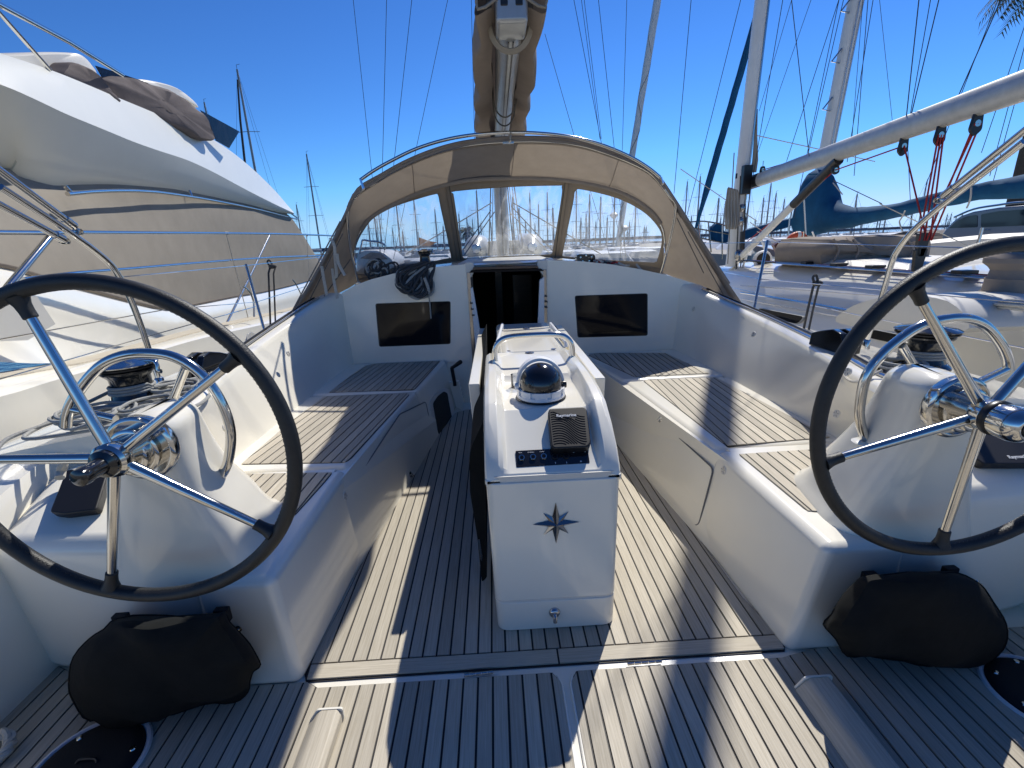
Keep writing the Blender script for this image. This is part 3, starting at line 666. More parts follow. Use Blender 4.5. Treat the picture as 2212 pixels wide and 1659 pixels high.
# ------------------------------------------------------------------ black canvas bags below the wheels
def bag(pix, zc, label, hooks):
    pts = [P(a, b, y=1.13) for a, b in pix]; N = len(pts)
    c = sum(pts, V(0, 0, 0)) / N
    t = thing('canvas_bag', label, 'bag', V(c.x, 1.2, 0), 'black canvas bags hung below the steering wheels')
    secs = []; pc = crv([V(a, b, 0) for a, b in pix], 3, True); m0 = sum(pc, V(0, 0, 0)) / len(pc)
    for y, k in ((1.262, 1.0), (1.225, 1.0), (1.17, 1.0), (1.13, .985), (1.095, .93), (1.07, .83), (1.055, .62), (1.05, .32)):
        ring = []
        for p in pc:
            e = m0 + (p - m0) * k; q = P(e.x, e.y, y=y); wv = .012 * noise.noise(V(q.x * 9, y * 12, q.z * 9)) * (1 if y < 1.2 else 0)
            ring.append(V(q.x, y + wv + (.010 * math.sin(q.x * 26 + q.z * 11) if y < 1.12 else 0), max(.006, q.z + wv * .6)))
        secs.append(ring)
        if y == 1.17: pip_ = [V(*p) for p in ring]
    loft('bag_body', secs, M['bagcloth'], t, smooth=True)
    tube('piping', pip_, .004, M['bagcloth'], t, n=6, cyc=True)
    for a, b in hooks:
        p = P(a, b, y=1.24); multi('strap', [box_geo(p - V(.022, .01, .03), p + V(.022, .012, .018))], M['blackm'], t, bevel=.003)
    g = P(hooks[-1][0] + (32 if c.x < 0 else 62), hooks[-1][1] + 38 if c.x < 0 else hooks[-1][1] + 28, y=1.25)
    rev('snap_stud', [(0, -.012), (.007, -.011), (.009, -.004), (.006, .003), (.012, .008)], g, M['steel'], t, ax=(0, 1, 0), n=14)
    # vertical seam down the front
    return t
BG1 = [(255, 1339), (360, 1331), (466, 1324), (487, 1320), (498, 1343), (520, 1372), (545, 1405), (562, 1434), (546, 1452), (538, 1474), (535, 1492), (509, 1508), (437, 1525), (346, 1556), (291, 1573), (236, 1575), (182, 1547), (156, 1503), (151, 1463), (160, 1419), (193, 1383), (225, 1360)]
BG2 = [(1869, 1245), (1960, 1238), (2040, 1233), (2070, 1238), (2117, 1263), (2146, 1303), (2171, 1346), (2168, 1383), (2142, 1426), (2099, 1447), (2026, 1444), (1953, 1430), (1880, 1419), (1829, 1414), (1808, 1383), (1782, 1354), (1795, 1325), (1810, 1300), (1848, 1259)]
bag(BG1, 0, 'black canvas bag resting on the deck under the left steering wheel', [(262, 1338), (480, 1325)])
bag(BG2, 0, 'black canvas bag hanging under the right steering wheel', [(1878, 1247), (2052, 1235)])
# ------------------------------------------------------------------ centre console with folding table
t = thing('cockpit_table', 'white centre console with folded table leaves, switch panel and star emblem', 'console', (.17, 2.3, 0))
def slab(name, x0, x1, y0, y1, z0, z1, dx, r, m, **k):
    lo = rpoly([V(x0, y0, z0), V(x1, y0, z0), V(x1, y1, z0), V(x0, y1, z0)], r, 6); hi = rpoly([V(x0 - dx, y0 - dx * .4, z1), V(x1 + dx * .4, y0 - dx * .4, z1), V(x1 + dx * .4, y1, z1), V(x0 - dx, y1, z1)], r, 6)
    return loft(name, [lo, hi], m, t, **k)
slab('console_foot', -.048, .402, 1.425, 3.2, 0.001, .132, .004, .05, M['gel'], bevel=.006, seg=3)
slab('seam_filler', -.050, .401, 1.4275, 3.2, .10, .650, .0, .045, M['gelmatt'])
slab('console_front', -.052, .402, 1.425, 3.2, .137, .628, .008, .04, M['gel'], bevel=.006, seg=3)
rows = [(1.428, .637, .637), (1.436, .655, .655), (1.452, .680, .662), (1.50, .735, .690), (1.58, .792, .742), (1.66, .832, .793), (1.672, .836, .8005), (1.76, .852, .802), (1.9, .862, .803), (1.99, .865, .803), (2.02, .865, .812), (2.045, .865, .832), (2.08, .864, .838), (2.4, .858, .838), (2.46, .842, .836), (3.0, .838, .836), (3.43, .836, .835)]
secs = []
for i, (y, zr, zi) in enumerate(rows):
    fl = .006 if i == 0 else 0
    a0, a1 = (-.062 + fl, .408 - fl)
    if y > 2.42: a0, a1 = .0, .395
    secs.append([V(a0, y, .637 if y < 2 else .60), V(a0, y, zr - .03), V(a0 + .006, y, zr - .010), V(a0 + .022, y, zr), V(a0 + .05, y, zr), V(a0 + .066, y, zr - .4 * (zr - zi)), V(a0 + .078, y, zi + .08 * (zr - zi)), V(a0 + .09, y, zi), V(a1 - .09, y, zi), V(a1 - .078, y, zi + .08 * (zr - zi)), V(a1 - .066, y, zr - .4 * (zr - zi)), V(a1 - .05, y, zr), V(a1 - .022, y, zr), V(a1 - .006, y, zr - .010), V(a1, y, zr - .03), V(a1, y, .637 if y < 2 else .60)])
o = loft('console_top', secs, M['gel'], t, bevel=.010, seg=3, ang=28)
# table leaves hanging either side
hexa('table_leaf', [V(-.120, 2.06, .40), V(-.085, 2.06, .40), V(-.085, 3.42, .45), V(-.120, 3.42, .45)], [V(-.138, 2.045, .80), V(-.086, 2.045, .80), V(-.075, 3.42, .815), V(-.125, 3.42, .815)], M['gel'], t, bevel=.006)
hexa('table_leaf', [V(.44, 2.06, .40), V(.48, 2.06, .40), V(.48, 3.42, .45), V(.44, 3.42, .45)], [V(.442, 2.05, .80), V(.494, 2.05, .80), V(.485, 3.42, .815), V(.435, 3.42, .815)], M['gel'], t, bevel=.006)
extr('folded_flap', rpoly([P(a, b, y=1.66) for a, b in ((1018, 966), (1046, 905), (1049, 1000), (1052, 1248), (1041, 1258), (1031, 1162), (1015, 1062), (1014, 990))], .012), (0, 1.5, .12), M['bagcloth'], t, bevel=.008)
extr('flap_strap', [P(a, b, y=1.655) for a, b in ((1032, 1165), (1036, 1165), (1042, 1200), (1041, 1212), (1038, 1210))], (0, .004, 0), M['chromedk'], t)
# rails on the table top, latch rings, hinge line
for a, b in (((1085, 701), (1069, 757)), ((1189, 699), (1222, 740))):
    p, q = P(*a, z=.875), P(*b, z=.865); tube('table_rail', [p + V(0, 0, -.03), p, q, q + V(0, -.01, -.025)], .010, M['whitepl'], t, n=10)
for c_ in ((1144, 762), (1137, 709)):
    p = P(*c_, z=.838); rev('ring_latch', [(.012, .0), (.013, .003), (.018, .004), (.024, .002), (.025, 0)], p, M['steel'], t, n=20); rev('latch_hole', [(0, .0015), (.011, .001)], p, M['black'], t, n=14)
for c_ in ((1097, 759), (1196, 754)):
    p = P(*c_, z=.838); rev('hinge_cup', [(0, .003), (.014, .0025), (.016, 0)], p, M['steeld'], t, n=16)
a, b = P(1075, 762, z=.8372), P(1236, 756, z=.8372); tube('table_joint', [a, b], .0022, M['steeld'], t, n=4)
# arch grab rail
f0, f1 = V(-.012, 2.24, .855), V(.372, 2.25, .855)
tube('arch_rail', crv([f0, f0 + V(.002, .0, .05), f0 + V(.02, 0, .09), f0 + V(.07, 0, .115), V(.18, 2.245, .975), f1 + V(-.07, 0, .115), f1 + V(-.02, 0, .09), f1 + V(-.002, 0, .05), f1], 6), .0145, M['steel'], t, n=16)
# sloping panel frame
so_, sn = V(.17, 1.66, .7935), V(0, -.545, .838).normalized()
def SP(a, b, h=.0): return PN(a, b, so_ + sn * h, sn)
q = [SP(*c, h=.004) for c in ((1113.5, 974), (1269, 965.5), (1274, 1000), (1115.5, 1009.5))]
sp = thing('switch_panel', 'black switch panel with round buttons and white lettering on the console', 'switch panel', q[0])
extr('panel_plate', rpoly(q, .004), -sn * .004, M['blackg'], sp)
for k, c in enumerate(((1127, 989.6), (1151.5, 988), (1174.7, 986.6), (1198.6, 986.8), (1222.6, 985.3))):
    p = SP(*c, h=.004); bt_ = rev('button', [(0, .004), (.0075, .004), (.008, .006), (.0105, .006), (.012, .001)], p, M['steel'] if k < 3 else M['black'], sp, ax=sn, n=24)
    rev('button_cap', [(0, .0055), (.006, .0052), (.0068, .004)], p, M['acryl'], bt_, ax=sn, n=18)
for c in ((1239, 976.5), (1263.5, 975), (1255, 996.5)):
    p = SP(*c, h=.004); rev('panel_screw', [(.0012, .0009), (.0026, .0009), (.003, 0)], p, M['printw'], sp, ax=sn, n=12)
ux = V(1, 0, 0); uy = sn.cross(ux)
for s_, a in (('Table', (1120, 979)), ('Ambience', (1139.5, 978)), ('Cockpit', (1165.5, 976.5)), ('Platform', (1201, 974))):
    text('lettering', s_, SP(*a, h=.0046), ux, uy, .0042, M['printw'], sp, ext=.0002)
for a, up_ in (((1200, 1000), 1), ((1224, 999), -1)):
    p = SP(*a, h=.0046); g = [extr_geo([p + ux * x + uy * y * up_ for x, y in ((-.0007, -.004), (.0007, -.004), (.0007, .001), (.0022, .001), (0, .004), (-.0022, .001), (-.0007, .001))], sn * .0003)]
    multi('arrow', g, M['printw'], sp)
# instrument in its cover
q = [SP(a, b, h=.038) for a, b in ((1183.5, 890), (1187, 882), (1262, 877.6), (1268, 884.5), (1277, 956), (1270, 965), (1196.5, 968.5), (1190.6, 962))]
ic = thing('instrument_cover', 'square black instrument cover with wavy grooves and white lettering on the centre console', 'instrument cover', SP(1230, 920), 'black instrument covers')
extr('cover', rpoly(q, .01), -sn * .037, M['wavecover'], ic, bevel=.006, seg=3)
g = []
for k in range(17):   # moulded wavy ridges
    pts = []
    for j in range(25):
        u = j / 24; v = k / 16 * 1.25 - .12 + .20 * math.tanh((u - .55) * 4) * -1 + .05 * math.sin(u * 5)
        vv = .15 + .85 * (1 - v)
        if 0.03 < vv < .97 and not (vv < .28 and .1 < u < .75):
            A = q[1].lerp(q[2], u); B_ = q[6].lerp(q[5], u); pts.append(A.lerp(B_, vv * .94 + .03) + sn * .0006)
    if len(pts) > 3: g.append(tube_geo([p.lerp((q[1] + q[5]) / 2, .03) for p in pts], .0011, 5))
multi('ridges', g, M['blackm'], ic)
text('lettering', 'Raymarine', SP(1202, 901, h=.0388), V(.999, -.0, .0), uy, .0125, M['printw'], ic, ext=.0012, bold=True)
# compass
c = V(.170, 1.805, .803)
cp = thing('compass', 'white binnacle compass with a black glass dome and hood on the centre console', 'compass', c)
rev('gasket', [(.099, 0), (.102, .003), (.100, .006), (.094, .006)], c, M['black'], cp, n=48)
rev('base_ring', [(.094, .005), (.0975, .008), (.0975, .018), (.096, .020), (.092, .021)], c, M['whitepl'], cp, n=48)
g = []
for k in range(9):
    a0 = 2 * math.pi * k / 9 + .2
    for j, (r0, r1) in enumerate(((.090, .0965),)):
        A = [a0 + .5 * u / 5 for u in range(6)]
        out = [c + V(r1 * math.cos(a), r1 * math.sin(a), .018) for a in A] + [c + V(r0 * math.cos(a), r0 * math.sin(a), .018) for a in reversed(A)]
        g.append(extr_geo(out, (0, 0, .026)))
multi('ring_tabs', g, M['whitepl'], cp, bevel=.001)['kind'] = 'stuff'
rev('inner_ring', [(.086, .01), (.090, .012), (.090, .040), (.084, .046), (.078, .046)], c, M['whitepl'], cp, n=48)
v, f = sphere_geo(c + V(0, -.004, .058), .086, 40, 24); mob('dome', v, f, M['blackg'], cp, smooth=True)
# hood: a broad band arching over the dome, tipped away from the helm
def hoodring(r, yy, zz):
    return [c + V(r * math.cos(math.pi * k / 32), yy + .35 * r * math.sin(math.pi * k / 32) * .6, .052 + zz + r * 1.06 * math.sin(math.pi * k / 32)) for k in range(33)]
A, B_, C_, D_ = hoodring(.087, .004, 0), hoodring(.0985, .004, 0), hoodring(.0985, .045, 0), hoodring(.087, .045, 0)
hd_ = loft('hood', [[A[k], B_[k], C_[k], D_[k]] for k in range(33)], M['whitepl'], cp, bevel=.002)
for s in (-1, 1): rev('hood_pivot', [(0, .012), (.013, .011), (.015, .004), (.015, -.006)], c + V(s * .094, .005, .048), M['black'] if s > 0 else M['whitepl'], hd_, ax=(s, 0, 0), n=18)
tube('lubber_line', [c + V(-.02, -.066, .05), c + V(-.018, -.062, .09)], .0015, M['printw'], cp, n=4)
# clear cup holder behind the compass
ch = c + V(-.085, .15, .0); rev('cup_holder', [(.0285, 0), (.030, 0), (.030, .055), (.031, .058), (.029, .058), (.0285, .055)], ch, M['clearac'], t, n=24)
# star emblem
em = thing('star_emblem', 'chrome eight pointed star emblem on the front of the centre console', 'emblem', (.178, 1.41, .463))
sc0 = V(.178, 1.4195, .463)
def star(R1, r, a0, h, n=4):
    vs = [sc0 + V(0, -h, 0)]; fs = []
    for k in range(2 * n):
        a = a0 + math.pi * k / n; R_ = R1 if k % 2 == 0 else r; vs.append(sc0 + V(R_ * math.cos(a), 0, R_ * math.sin(a)))
    for k in range(2 * n): fs.append((0, 1 + k, 1 + (k + 1) % (2 * n)))
    vs.append(sc0 + V(0, .003, 0)); L_ = len(vs) - 1
    for k in range(2 * n): fs.append((L_, 1 + (k + 1) % (2 * n), 1 + k))
    return vs, fs
multi('diagonal_points', [star(.063, .018, math.pi / 4, .010)], M['chromedk'], em)
multi('main_points', [star(.083, .021, 0, .016)], M['chromedk'], em)
# fitting at the foot of the console
ff = thing('drain_fitting', 'small round steel fitting low on the front of the centre console', 'fitting', (.169, 1.41, .075))
pf = V(.169, 1.424, .078); rev('flange', [(.010, -.014), (.016, -.012), (.021, -.004), (.022, .002)], pf, M['steeld'], ff, ax=(0, 1, 0), n=24)
tube('spigot', [pf + V(0, -.006, .0), pf + V(0, -.02, -.006), pf + V(0, -.022, -.026)], .008, M['steeld'], ff, n=12)
# winch handle parked in its holder on the forward left bench face
wh = thing('winch_handle', 'black winch handle standing in a white pocket by the companionway', 'winch handle', face_pt(985, 900, BL, 0)[0])
hp = [(976, 828), (990, 836), (993, 826), (991, 880), (994, 880)]
face = [face_pt(a, b, BL, .02)[0] for a, b in ((970, 830), (992, 826), (992, 880), (980, 884))]
pk = extr('pocket', [P(a, b, y=3.95) for a, b in ((970, 826), (992, 823), (1001, 862), (1000, 888), (985, 880))], (0, .05, 0), M['gel'], wh, bevel=.006)
a, b, c2 = P(982, 826, y=3.93), P(976, 795, y=3.90), P(996, 781, y=3.86)
tube('arm', [a + V(0, 0, -.03), a, b], .016, M['black'], wh, n=12); tube('grip', crv([b, b.lerp(c2, .5), c2], 4), [.017, .015, .015, .016, .017, .018, .018, .019, .017], M['black'], wh, n=12)
# ------------------------------------------------------------------ sprayhood
def PC(px, py, k=.30, y0=5.55, tl=.80, zb=1.25):
    y = 5.0
    for _ in range(14):
        p = P(px, py, y=y); y = .5 * y + .5 * (y0 - k * (p.x - XC) ** 2 - tl * (p.z - zb))
    return P(px, py, y=y)
def resamp(pts, n):
    pts = [Vector(p) for p in pts]; L = [0]
    for a, b in zip(pts, pts[1:]): L.append(L[-1] + (b - a).length)
    out = []; j = 0
    for i in range(n):
        s = L[-1] * i / (n - 1)
        while j < len(L) - 2 and L[j + 1] < s: j += 1
        u = (s - L[j]) / max(1e-9, L[j + 1] - L[j]); out.append(pts[j].lerp(pts[j + 1], min(1, u)))
    return out
sh = thing('sprayhood', 'beige canvas sprayhood with three clear windows over the companionway', 'sprayhood', (XC, 4.2, 1.2))
YH = 4.28
hoopL = [(748, 459), (758, 426), (781, 402), (795, 396), (840, 367), (895, 340), (960, 316), (1033, 302), (1108, 297), (1175, 297), (1233, 302), (1285, 314), (1332, 331), (1378, 350), (1412, 371), (1444, 411), (1462, 440)]
aft = crv([P(a, b, y=YH) for a, b in hoopL], 5)
tipL, tipR = P(611, 709, y=3.95), P(1603, 656, y=4.05)
n_side = 14
left = [tipL.lerp(aft[0], i / n_side) for i in range(n_side)]; right = [aft[-1].lerp(tipR, (i + 1) / n_side) for i in range(n_side)]
left = [p + V(.03 * math.sin(math.pi * i / n_side), 0, 0) for i, p in enumerate(left)]; 
front_px = [(770, 612), (767, 575), (768, 530), (782, 493), (808, 463), (859, 435), (920, 409), (1004, 388), (1092, 383), (1186, 384), (1281, 397), (1350, 418), (1400, 450), (1424, 480), (1434, 512), (1433, 560), (1432, 590)]
front = crv([PC(a, b) for a, b in front_px], 6)
NS = 64
fr = resamp(front, NS); 
roofpart = resamp(aft, 44); aftc = resamp(left + [aft[0]], 10)[:-1] + roofpart + resamp([aft[-1]] + right, 11)[1:]
i0, i1 = 9, 9 + 43
f_left = resamp(front[:12 + 1], 10)[:-1]; f_mid = resamp(front[12:-14], 44); f_right = resamp(front[-15:], 11)[1:]
frc = f_left + f_mid + f_right
nn_ = min(len(frc), len(aftc))
rowsS = []
for j in range(9):
    u = j / 8; r_ = []
    for i in range(nn_):
        p = aftc[i].lerp(frc[i], u)
        if i0 - 2 <= i <= i1 + 2: p += V(0, 0, -.035 * math.sin(math.pi * u))          # cloth sags between the hoops
        p += V(noise.noise(p * 3.1), 0, noise.noise(p * 3.7 + V(9, 0, 0))) * .012
        r_.append(p)
    rowsS.append(r_)
v, f = loft_geo(rowsS, ring=False, cap=False); mob('canopy', v, f, M['canvas'], sh, smooth=True)
bd = [[p + V(0, -.004, -.005) for p in aftc], [a.lerp(b, .10) + V(0, -.002, -.012) for a, b in zip(aftc, frc)]]
v, f = loft_geo(bd, ring=False, cap=False); mob('border_band', v, f, M['canvasd'], sh, smooth=True, solid=.003)
tube('stitch_line', [a.lerp(b, .11) + V(0, -.003, -.014) for a, b in zip(aftc, frc)][9:-9], .0022, M['canvasy'], sh, n=4)
for k_ in (i0 + 10, (i0 + i1) // 2 + 1, i1 - 9): tube('roof_seam', [r_[k_] + V(0, 0, -.004) for r_ in rowsS], .0035, M['canvasd'], sh, n=5)
# forward skirt below the windows, and a fold of cloth along the aft edge
tube('aft_hem', crv(aftc[::3], 3), .013, M['canvasd'], sh, n=8)
# window panel: three cells, each a frame of cloth round a clear pane
panes = [[(771, 593), (768, 560), (768, 538), (779, 509), (804, 473), (830, 457), (858, 444), (905, 429), (938, 420), (946, 422), (952, 450), (973, 548), (970, 556), (958, 560), (860, 578)],
         [(985, 413), (1100, 404), (1205, 401), (1213, 404), (1212, 430), (1194, 540), (1190, 547), (1180, 550), (1100, 553), (1010, 558), (1002, 556), (998, 545), (983, 440), (980, 420)],
         [(1243, 413), (1260, 410), (1332, 428), (1386, 455), (1419, 487), (1430, 516), (1421, 558), (1415, 566), (1390, 566), (1225, 556), (1217, 552), (1216, 545), (1238, 440)]]
pl1, pl2 = [(961, 403), (987, 566)], [(1229, 398), (1204, 559)]
cells = [[(770, 606), (766, 575), (767, 530), (781, 492), (808, 462), (859, 434), (920, 408), (961, 397), (987, 566)],
         [(961, 397), (1004, 387), (1092, 382), (1186, 383), (1229, 389), (1204, 559), (987, 566)],
         [(1204, 559), (1229, 389), (1281, 396), (1350, 417), (1400, 449), (1424, 479), (1434, 511), (1433, 556), (1430, 584), (1330, 576)]]
def raypoly(c, d, poly):
    best = None
    for i in range(len(poly)):
        a, b = poly[i - 1], poly[i]; ex, ey = b[0] - a[0], b[1] - a[1]; den = d[0] * ey - d[1] * ex
        if abs(den) < 1e-9: continue
        t_ = ((a[0] - c[0]) * ey - (a[1] - c[1]) * ex) / den; s_ = ((a[0] - c[0]) * d[1] - (a[1] - c[1]) * d[0]) / den
        if t_ > 0 and -1e-6 <= s_ <= 1 + 1e-6 and (best is None or t_ < best): best = t_
    return (c[0] + d[0] * best, c[1] + d[1] * best) if best else None
for pane, cell in zip(panes, cells):
    out = [(p.x, p.y) for p in crv([V(a, b, 0) for a, b in pane], 4, True)]
    c = (sum(p[0] for p in out) / len(out), sum(p[1] for p in out) / len(out)); vs = []; fs = []; N = len(out); pv = []
    for p in out:
        d = (p[0] - c[0], p[1] - c[1]); q = raypoly(c, d, cell) or p
        for u in (0, .5, 1): vs.append(PC(p[0] + (q[0] - p[0]) * u, p[1] + (q[1] - p[1]) * u))
        pv.append(PC(c[0] + d[0] * 1.01, c[1] + d[1] * 1.01) + V(0, .004, 0))
    for i in range(N):
        j = (i + 1) % N
        for u in (0, 1): fs.append((i * 3 + u, j * 3 + u, j * 3 + u + 1, i * 3 + u + 1))
    mob('window_surround', vs, fs, M['canvas'], sh, smooth=True, solid=.003)
    rings = [[PC(c[0], c[1]).lerp(p, .0) for p in pv]]
    vs = [PC(c[0], c[1]) + V(0, .004, 0)]; fs = []
    K = 5
    for k in range(1, K + 1):
        for p in out:
            a = c[0] + (p[0] - c[0]) * k / K * 1.012; b = c[1] + (p[1] - c[1]) * k / K * 1.012; q = PC(a, b) + V(0, .004 + .004 * noise.noise(V(a * .02, b * .02, 0)), 0); vs.append(q)
    for i in range(N):
        j = (i + 1) % N; fs.append((0, 1 + i, 1 + j))
        for k in range(K - 1): fs.append((1 + k * N + i, 1 + (k + 1) * N + i, 1 + (k + 1) * N + j, 1 + k * N + j))
    mob('window_pane', vs, fs, M['vinyl'], sh, smooth=True)
# piping beside the panes (dark zip tape)
for q in (((970, 398), (996, 562)), ((1221, 392), (1199, 556))):
    tube('zip_tape', [PC(q[0][0] + (q[1][0] - q[0][0]) * u, q[0][1] + (q[1][1] - q[0][1]) * u) + V(0, -.004, 0) for u in [i / 8 for i in range(9)]], .007, M['tape'], sh, n=6, flat=.5)
# lower skirt of cloth between windows and coachroof
sk = [(762, 612), (860, 588), (973, 568), (1100, 562), (1200, 558), (1300, 566), (1380, 576), (1436, 590)]
hi_ = [PC(a, b) for a, b in ((770, 603), (865, 583), (973, 563), (1100, 556), (1200, 552), (1300, 562), (1380, 571), (1432, 580))]
lo_ = [p + V(0, .03, -.06) for p in [PC(a, b) for a, b in sk]]
v, f = loft_geo([resamp(hi_, 30), resamp(lo_, 30)], ring=False, cap=False); mob('skirt', v, f, M['canvas'], sh, smooth=True, solid=.004)
# hoops
bl, br_ = P(774, 612, y=4.50), P(1426, 598, y=4.52)
hp_in = [p + V(0, .015, -.022) for p in aft]
tube('aft_hoop', crv([bl, bl.lerp(hp_in[0], .5) + V(-.02, 0, .02), hp_in[0]] + hp_in[4:-4:6] + [hp_in[-1], br_.lerp(hp_in[-1], .5) + V(.02, 0, .02), br_], 4), .0125, M['steel'], sh, n=12)
fi = [p + V(0, -.03, -.012) for p in front[10:-10:4]]
tube('front_hoop', crv([bl.lerp(hp_in[0], .3)] + fi + [br_.lerp(hp_in[-1], .35)], 3), .011, M['steeld'], sh, n=10)
# cloth sleeves holding the hoops under the roof
tube('hoop_sleeve', [p + V(0, .012, -.012) for p in aft[6:-6:2]], .022, M['canvasd'], sh, n=8, flat=.6)
tube('hoop_sleeve', [p + V(0, -.02, -.006) for p in crv(fi[2:-2], 2)], .02, M['canvasd'], sh, n=8, flat=.6)
for p in (bl, br_): box('hoop_foot', p - V(.02, .02, .03), p + V(.02, .02, .012), M['steel'], sh, bevel=.004)
g = [P(a, b, y=4.20) for a, b in ((778, 389), (805, 370), (840, 350), (900, 321), (970, 300), (1040, 289.5), (1108, 286), (1180, 289), (1240, 297), (1300, 313), (1360, 338), (1400, 362), (1426, 383))]
gr = thing('grab_rail', 'stainless grab rail arching over the aft edge of the sprayhood', 'grab rail', g[6])
tube('rail', crv(g, 5), .0135, M['steel'], gr, n=14)
for a, b in (((778, 387), (786, 409)), ((1103, 286), (1102, 306)), ((1428, 384), (1432, 398))):
    p, q = P(*a, y=4.20), P(*b, y=3.80); tube('bracket', [p, q], .011, M['steel'], gr, n=10, flat=.5)
box('clamp', P(1098, 309, y=4.23) - V(.045, .01, .008), P(1098, 309, y=4.23) + V(.045, .01, .012), M['steeld'], gr, bevel=.003)
# white tie straps on the left wing and clips
st = [[(737, 458), (733, 500), (724, 540), (728, 590), (733, 596)], [(713, 514), (722, 530), (724, 560), (727, 595), (722, 600)], [(695, 575), (699, 600), (706, 638)], [(718, 580), (722, 610), (729, 645)], [(728, 548), (732, 570), (745, 595)]]
for i, q in enumerate(st[1:]):
    c_ = crv([P(a, b, y=4.02 - .03 * (i % 2)) for a, b in q], 4); tube('tie_strap', c_, .013, M['ropew'], sh, n=6, flat=.18)
tube('wing_batten', [P(612, 708, y=3.93), P(735, 478, y=4.24)], .006, M['canvasd'], sh, n=6)
for q in (((700, 640), (757, 560)), ((668, 650), (740, 505))): tube('wing_seam', [P(*q[0], y=4.05), P(*q[1], y=4.22)], .004, M['tape'], sh, n=5)
for q in (((1462, 470), (1520, 590)), ((1486, 500), (1570, 650))): tube('wing_seam', [P(*q[0], y=4.05), P(*q[1], y=4.22)], .004, M['tape'], sh, n=5)

# ------------------------------------------------------------------ own mast, boom and sail cover
bm_ = thing('boom', 'grey aluminium boom running forward over the sprayhood to the mast', 'boom', (XC, 5., 2.4))
def boomsec(x, y, z, hw, hh, n=20):
    return [V(x + hw * math.cos(2 * math.pi * k / n) * (1 if abs(math.sin(2 * math.pi * k / n)) < .7 else .92), y, z + hh * math.sin(2 * math.pi * k / n)) for k in range(n)]
bx = lambda y: .145 + .004 * (y - 2.7)
loft('boom_tube', [boomsec(bx(y), y, 2.50, .072, .105) for y in (2.80, 5, 7.3)], M['alu'], bm_, smooth=True)
for dx in (-.012, .014): tube('boom_groove', [V(bx(2.8) + dx, 2.8, 2.394), V(bx(7.2) + dx, 7.2, 2.394)], .004, M['black'], bm_, n=4)
box('boom_end_casting', (bx(2.7) - .076, 2.60, 2.405), (bx(2.7) + .076, 2.82, 2.60), M['alu'], bm_, bevel=.02, seg=4)
for dx in (-.035, .035): box('sheave_slot', (bx(2.7) + dx - .018, 2.596, 2.47), (bx(2.7) + dx + .018, 2.70, 2.58), M['black'], bm_, bevel=.006); 
for y0, zz, w_ in ((2.78, 2.365, .105), (4.05, 2.355, .088), (4.28, 2.345, .088)):
    pts = [V(bx(y0) + w_ * math.cos(a), y0 - .03 * math.sin(a), 2.47 + (2.47 - zz) * 1.08 * math.sin(a)) for a in [math.pi + math.pi * k / 14 for k in range(15)]]
    tube('strap', [pts[0] + V(0, .05, .25)] + pts + [pts[-1] + V(0, .05, .25)], .006 if y0 < 3 else .004, M['canvasy'] if y0 < 3 else M['tape'], bm_, n=6, flat=3.0 if y0 < 3 else 1.6)
cv = thing('sail_cover', 'brown grey canvas sail cover hanging either side of the overhead boom', 'sail cover', (XC, 5, 2.4))
secs = []
for i in range(41):
    u = i / 40; y = 2.62 + u * 5.0; x = bx(y) - .012
    hw = .165 + .13 * min(1, u * 1.25) - .02 * max(0, u - .8) / .2; H_ = .42 + .32 * u
    zb = 2.44 - .03 * math.sin(u * 9) + (-.22 * max(0, (u - .8) / .2) ** 1.3)
    ring = []
    prof = [(-.42, .10), (-.75, .02), (-.96, .0), (-1.0, .06), (-.97, .22), (-.86, .45), (-.62, .75), (-.25, .97), (0, 1.0), (.25, .97), (.62, .75), (.86, .45), (.97, .22), (1.0, .06), (.96, 0), (.75, .02), (.42, .10)]
    for a, b in prof:
        s = 1 if a > 0 else -1
        fold = .020 * math.sin(y * 7 + b * 6 + (1.7 if a > 0 else 0)) + .018 * noise.noise(V(y * 5, b * 4, a * 3))
        ring.append(V(x + hw * a + fold * (abs(a)), y, zb + H_ * b + .02 * noise.noise(V(y * 3, a * 4, b)) + (.04 * noise.noise(V(y * 2.3, s * 3, 7.)) if b < .08 else 0)))
    secs.append(ring)
loft('cover', secs, M['bagcv'], cv, ring=False, cap=False, sub=1)
tube('edge_rope', [V(bx(2.62) + .165 * a, 2.60, 2.46 + .40 * b) for a, b in prof], .007, M['canvasy'], cv, n=6)
# mast with its lines
mt_ = thing('mast', 'own aluminium mast rising behind the sprayhood window', 'mast', (.165, 7.55, 1.2))
loft('mast_tube', [boomsec(.165, 7.55, 0, .105, .105)] and [[V(.165 + .10 * math.cos(2 * math.pi * k / 20), 7.55 + .14 * math.sin(2 * math.pi * k / 20) + (z - 1.2) * -.012, z) for k in range(20)] for z in (1.2, 5, 16.5)], M['alu'], mt_, smooth=True)
for i, (dx, m_) in enumerate(((-.22, 'ropeb'), (-.17, 'rope'), (-.05, 'rope'), (.0, 'ropeb'), (.04, 'rope'), (.12, 'ropew'), (.16, 'ropeb'), (.2, 'rope'), (.26, 'rope'), (.31, 'ropew'))):
    tube('halyard', [V(.165 + dx, 7.35, 1.25), V(.165 + dx * .5, 7.4, 2.6), V(.165 + dx * .2, 7.4, 12)], .006 if i % 3 else .009, M[m_], mt_, n=5)
for s in (-1, 1):
    for x1, z1 in ((1.95, 9.), (1.85, 14.)): tube('shroud', [V(.165 + s * 1.9, 7.2, .7), V(.165 + s * .06, 7.5, z1)], .004, M['wire'], mt_, n=5)
for a, b, c_, d_ in ((925, 448, 815, 560), (1050, 455, 935, 550), (948, 452, 860, 545)): pass
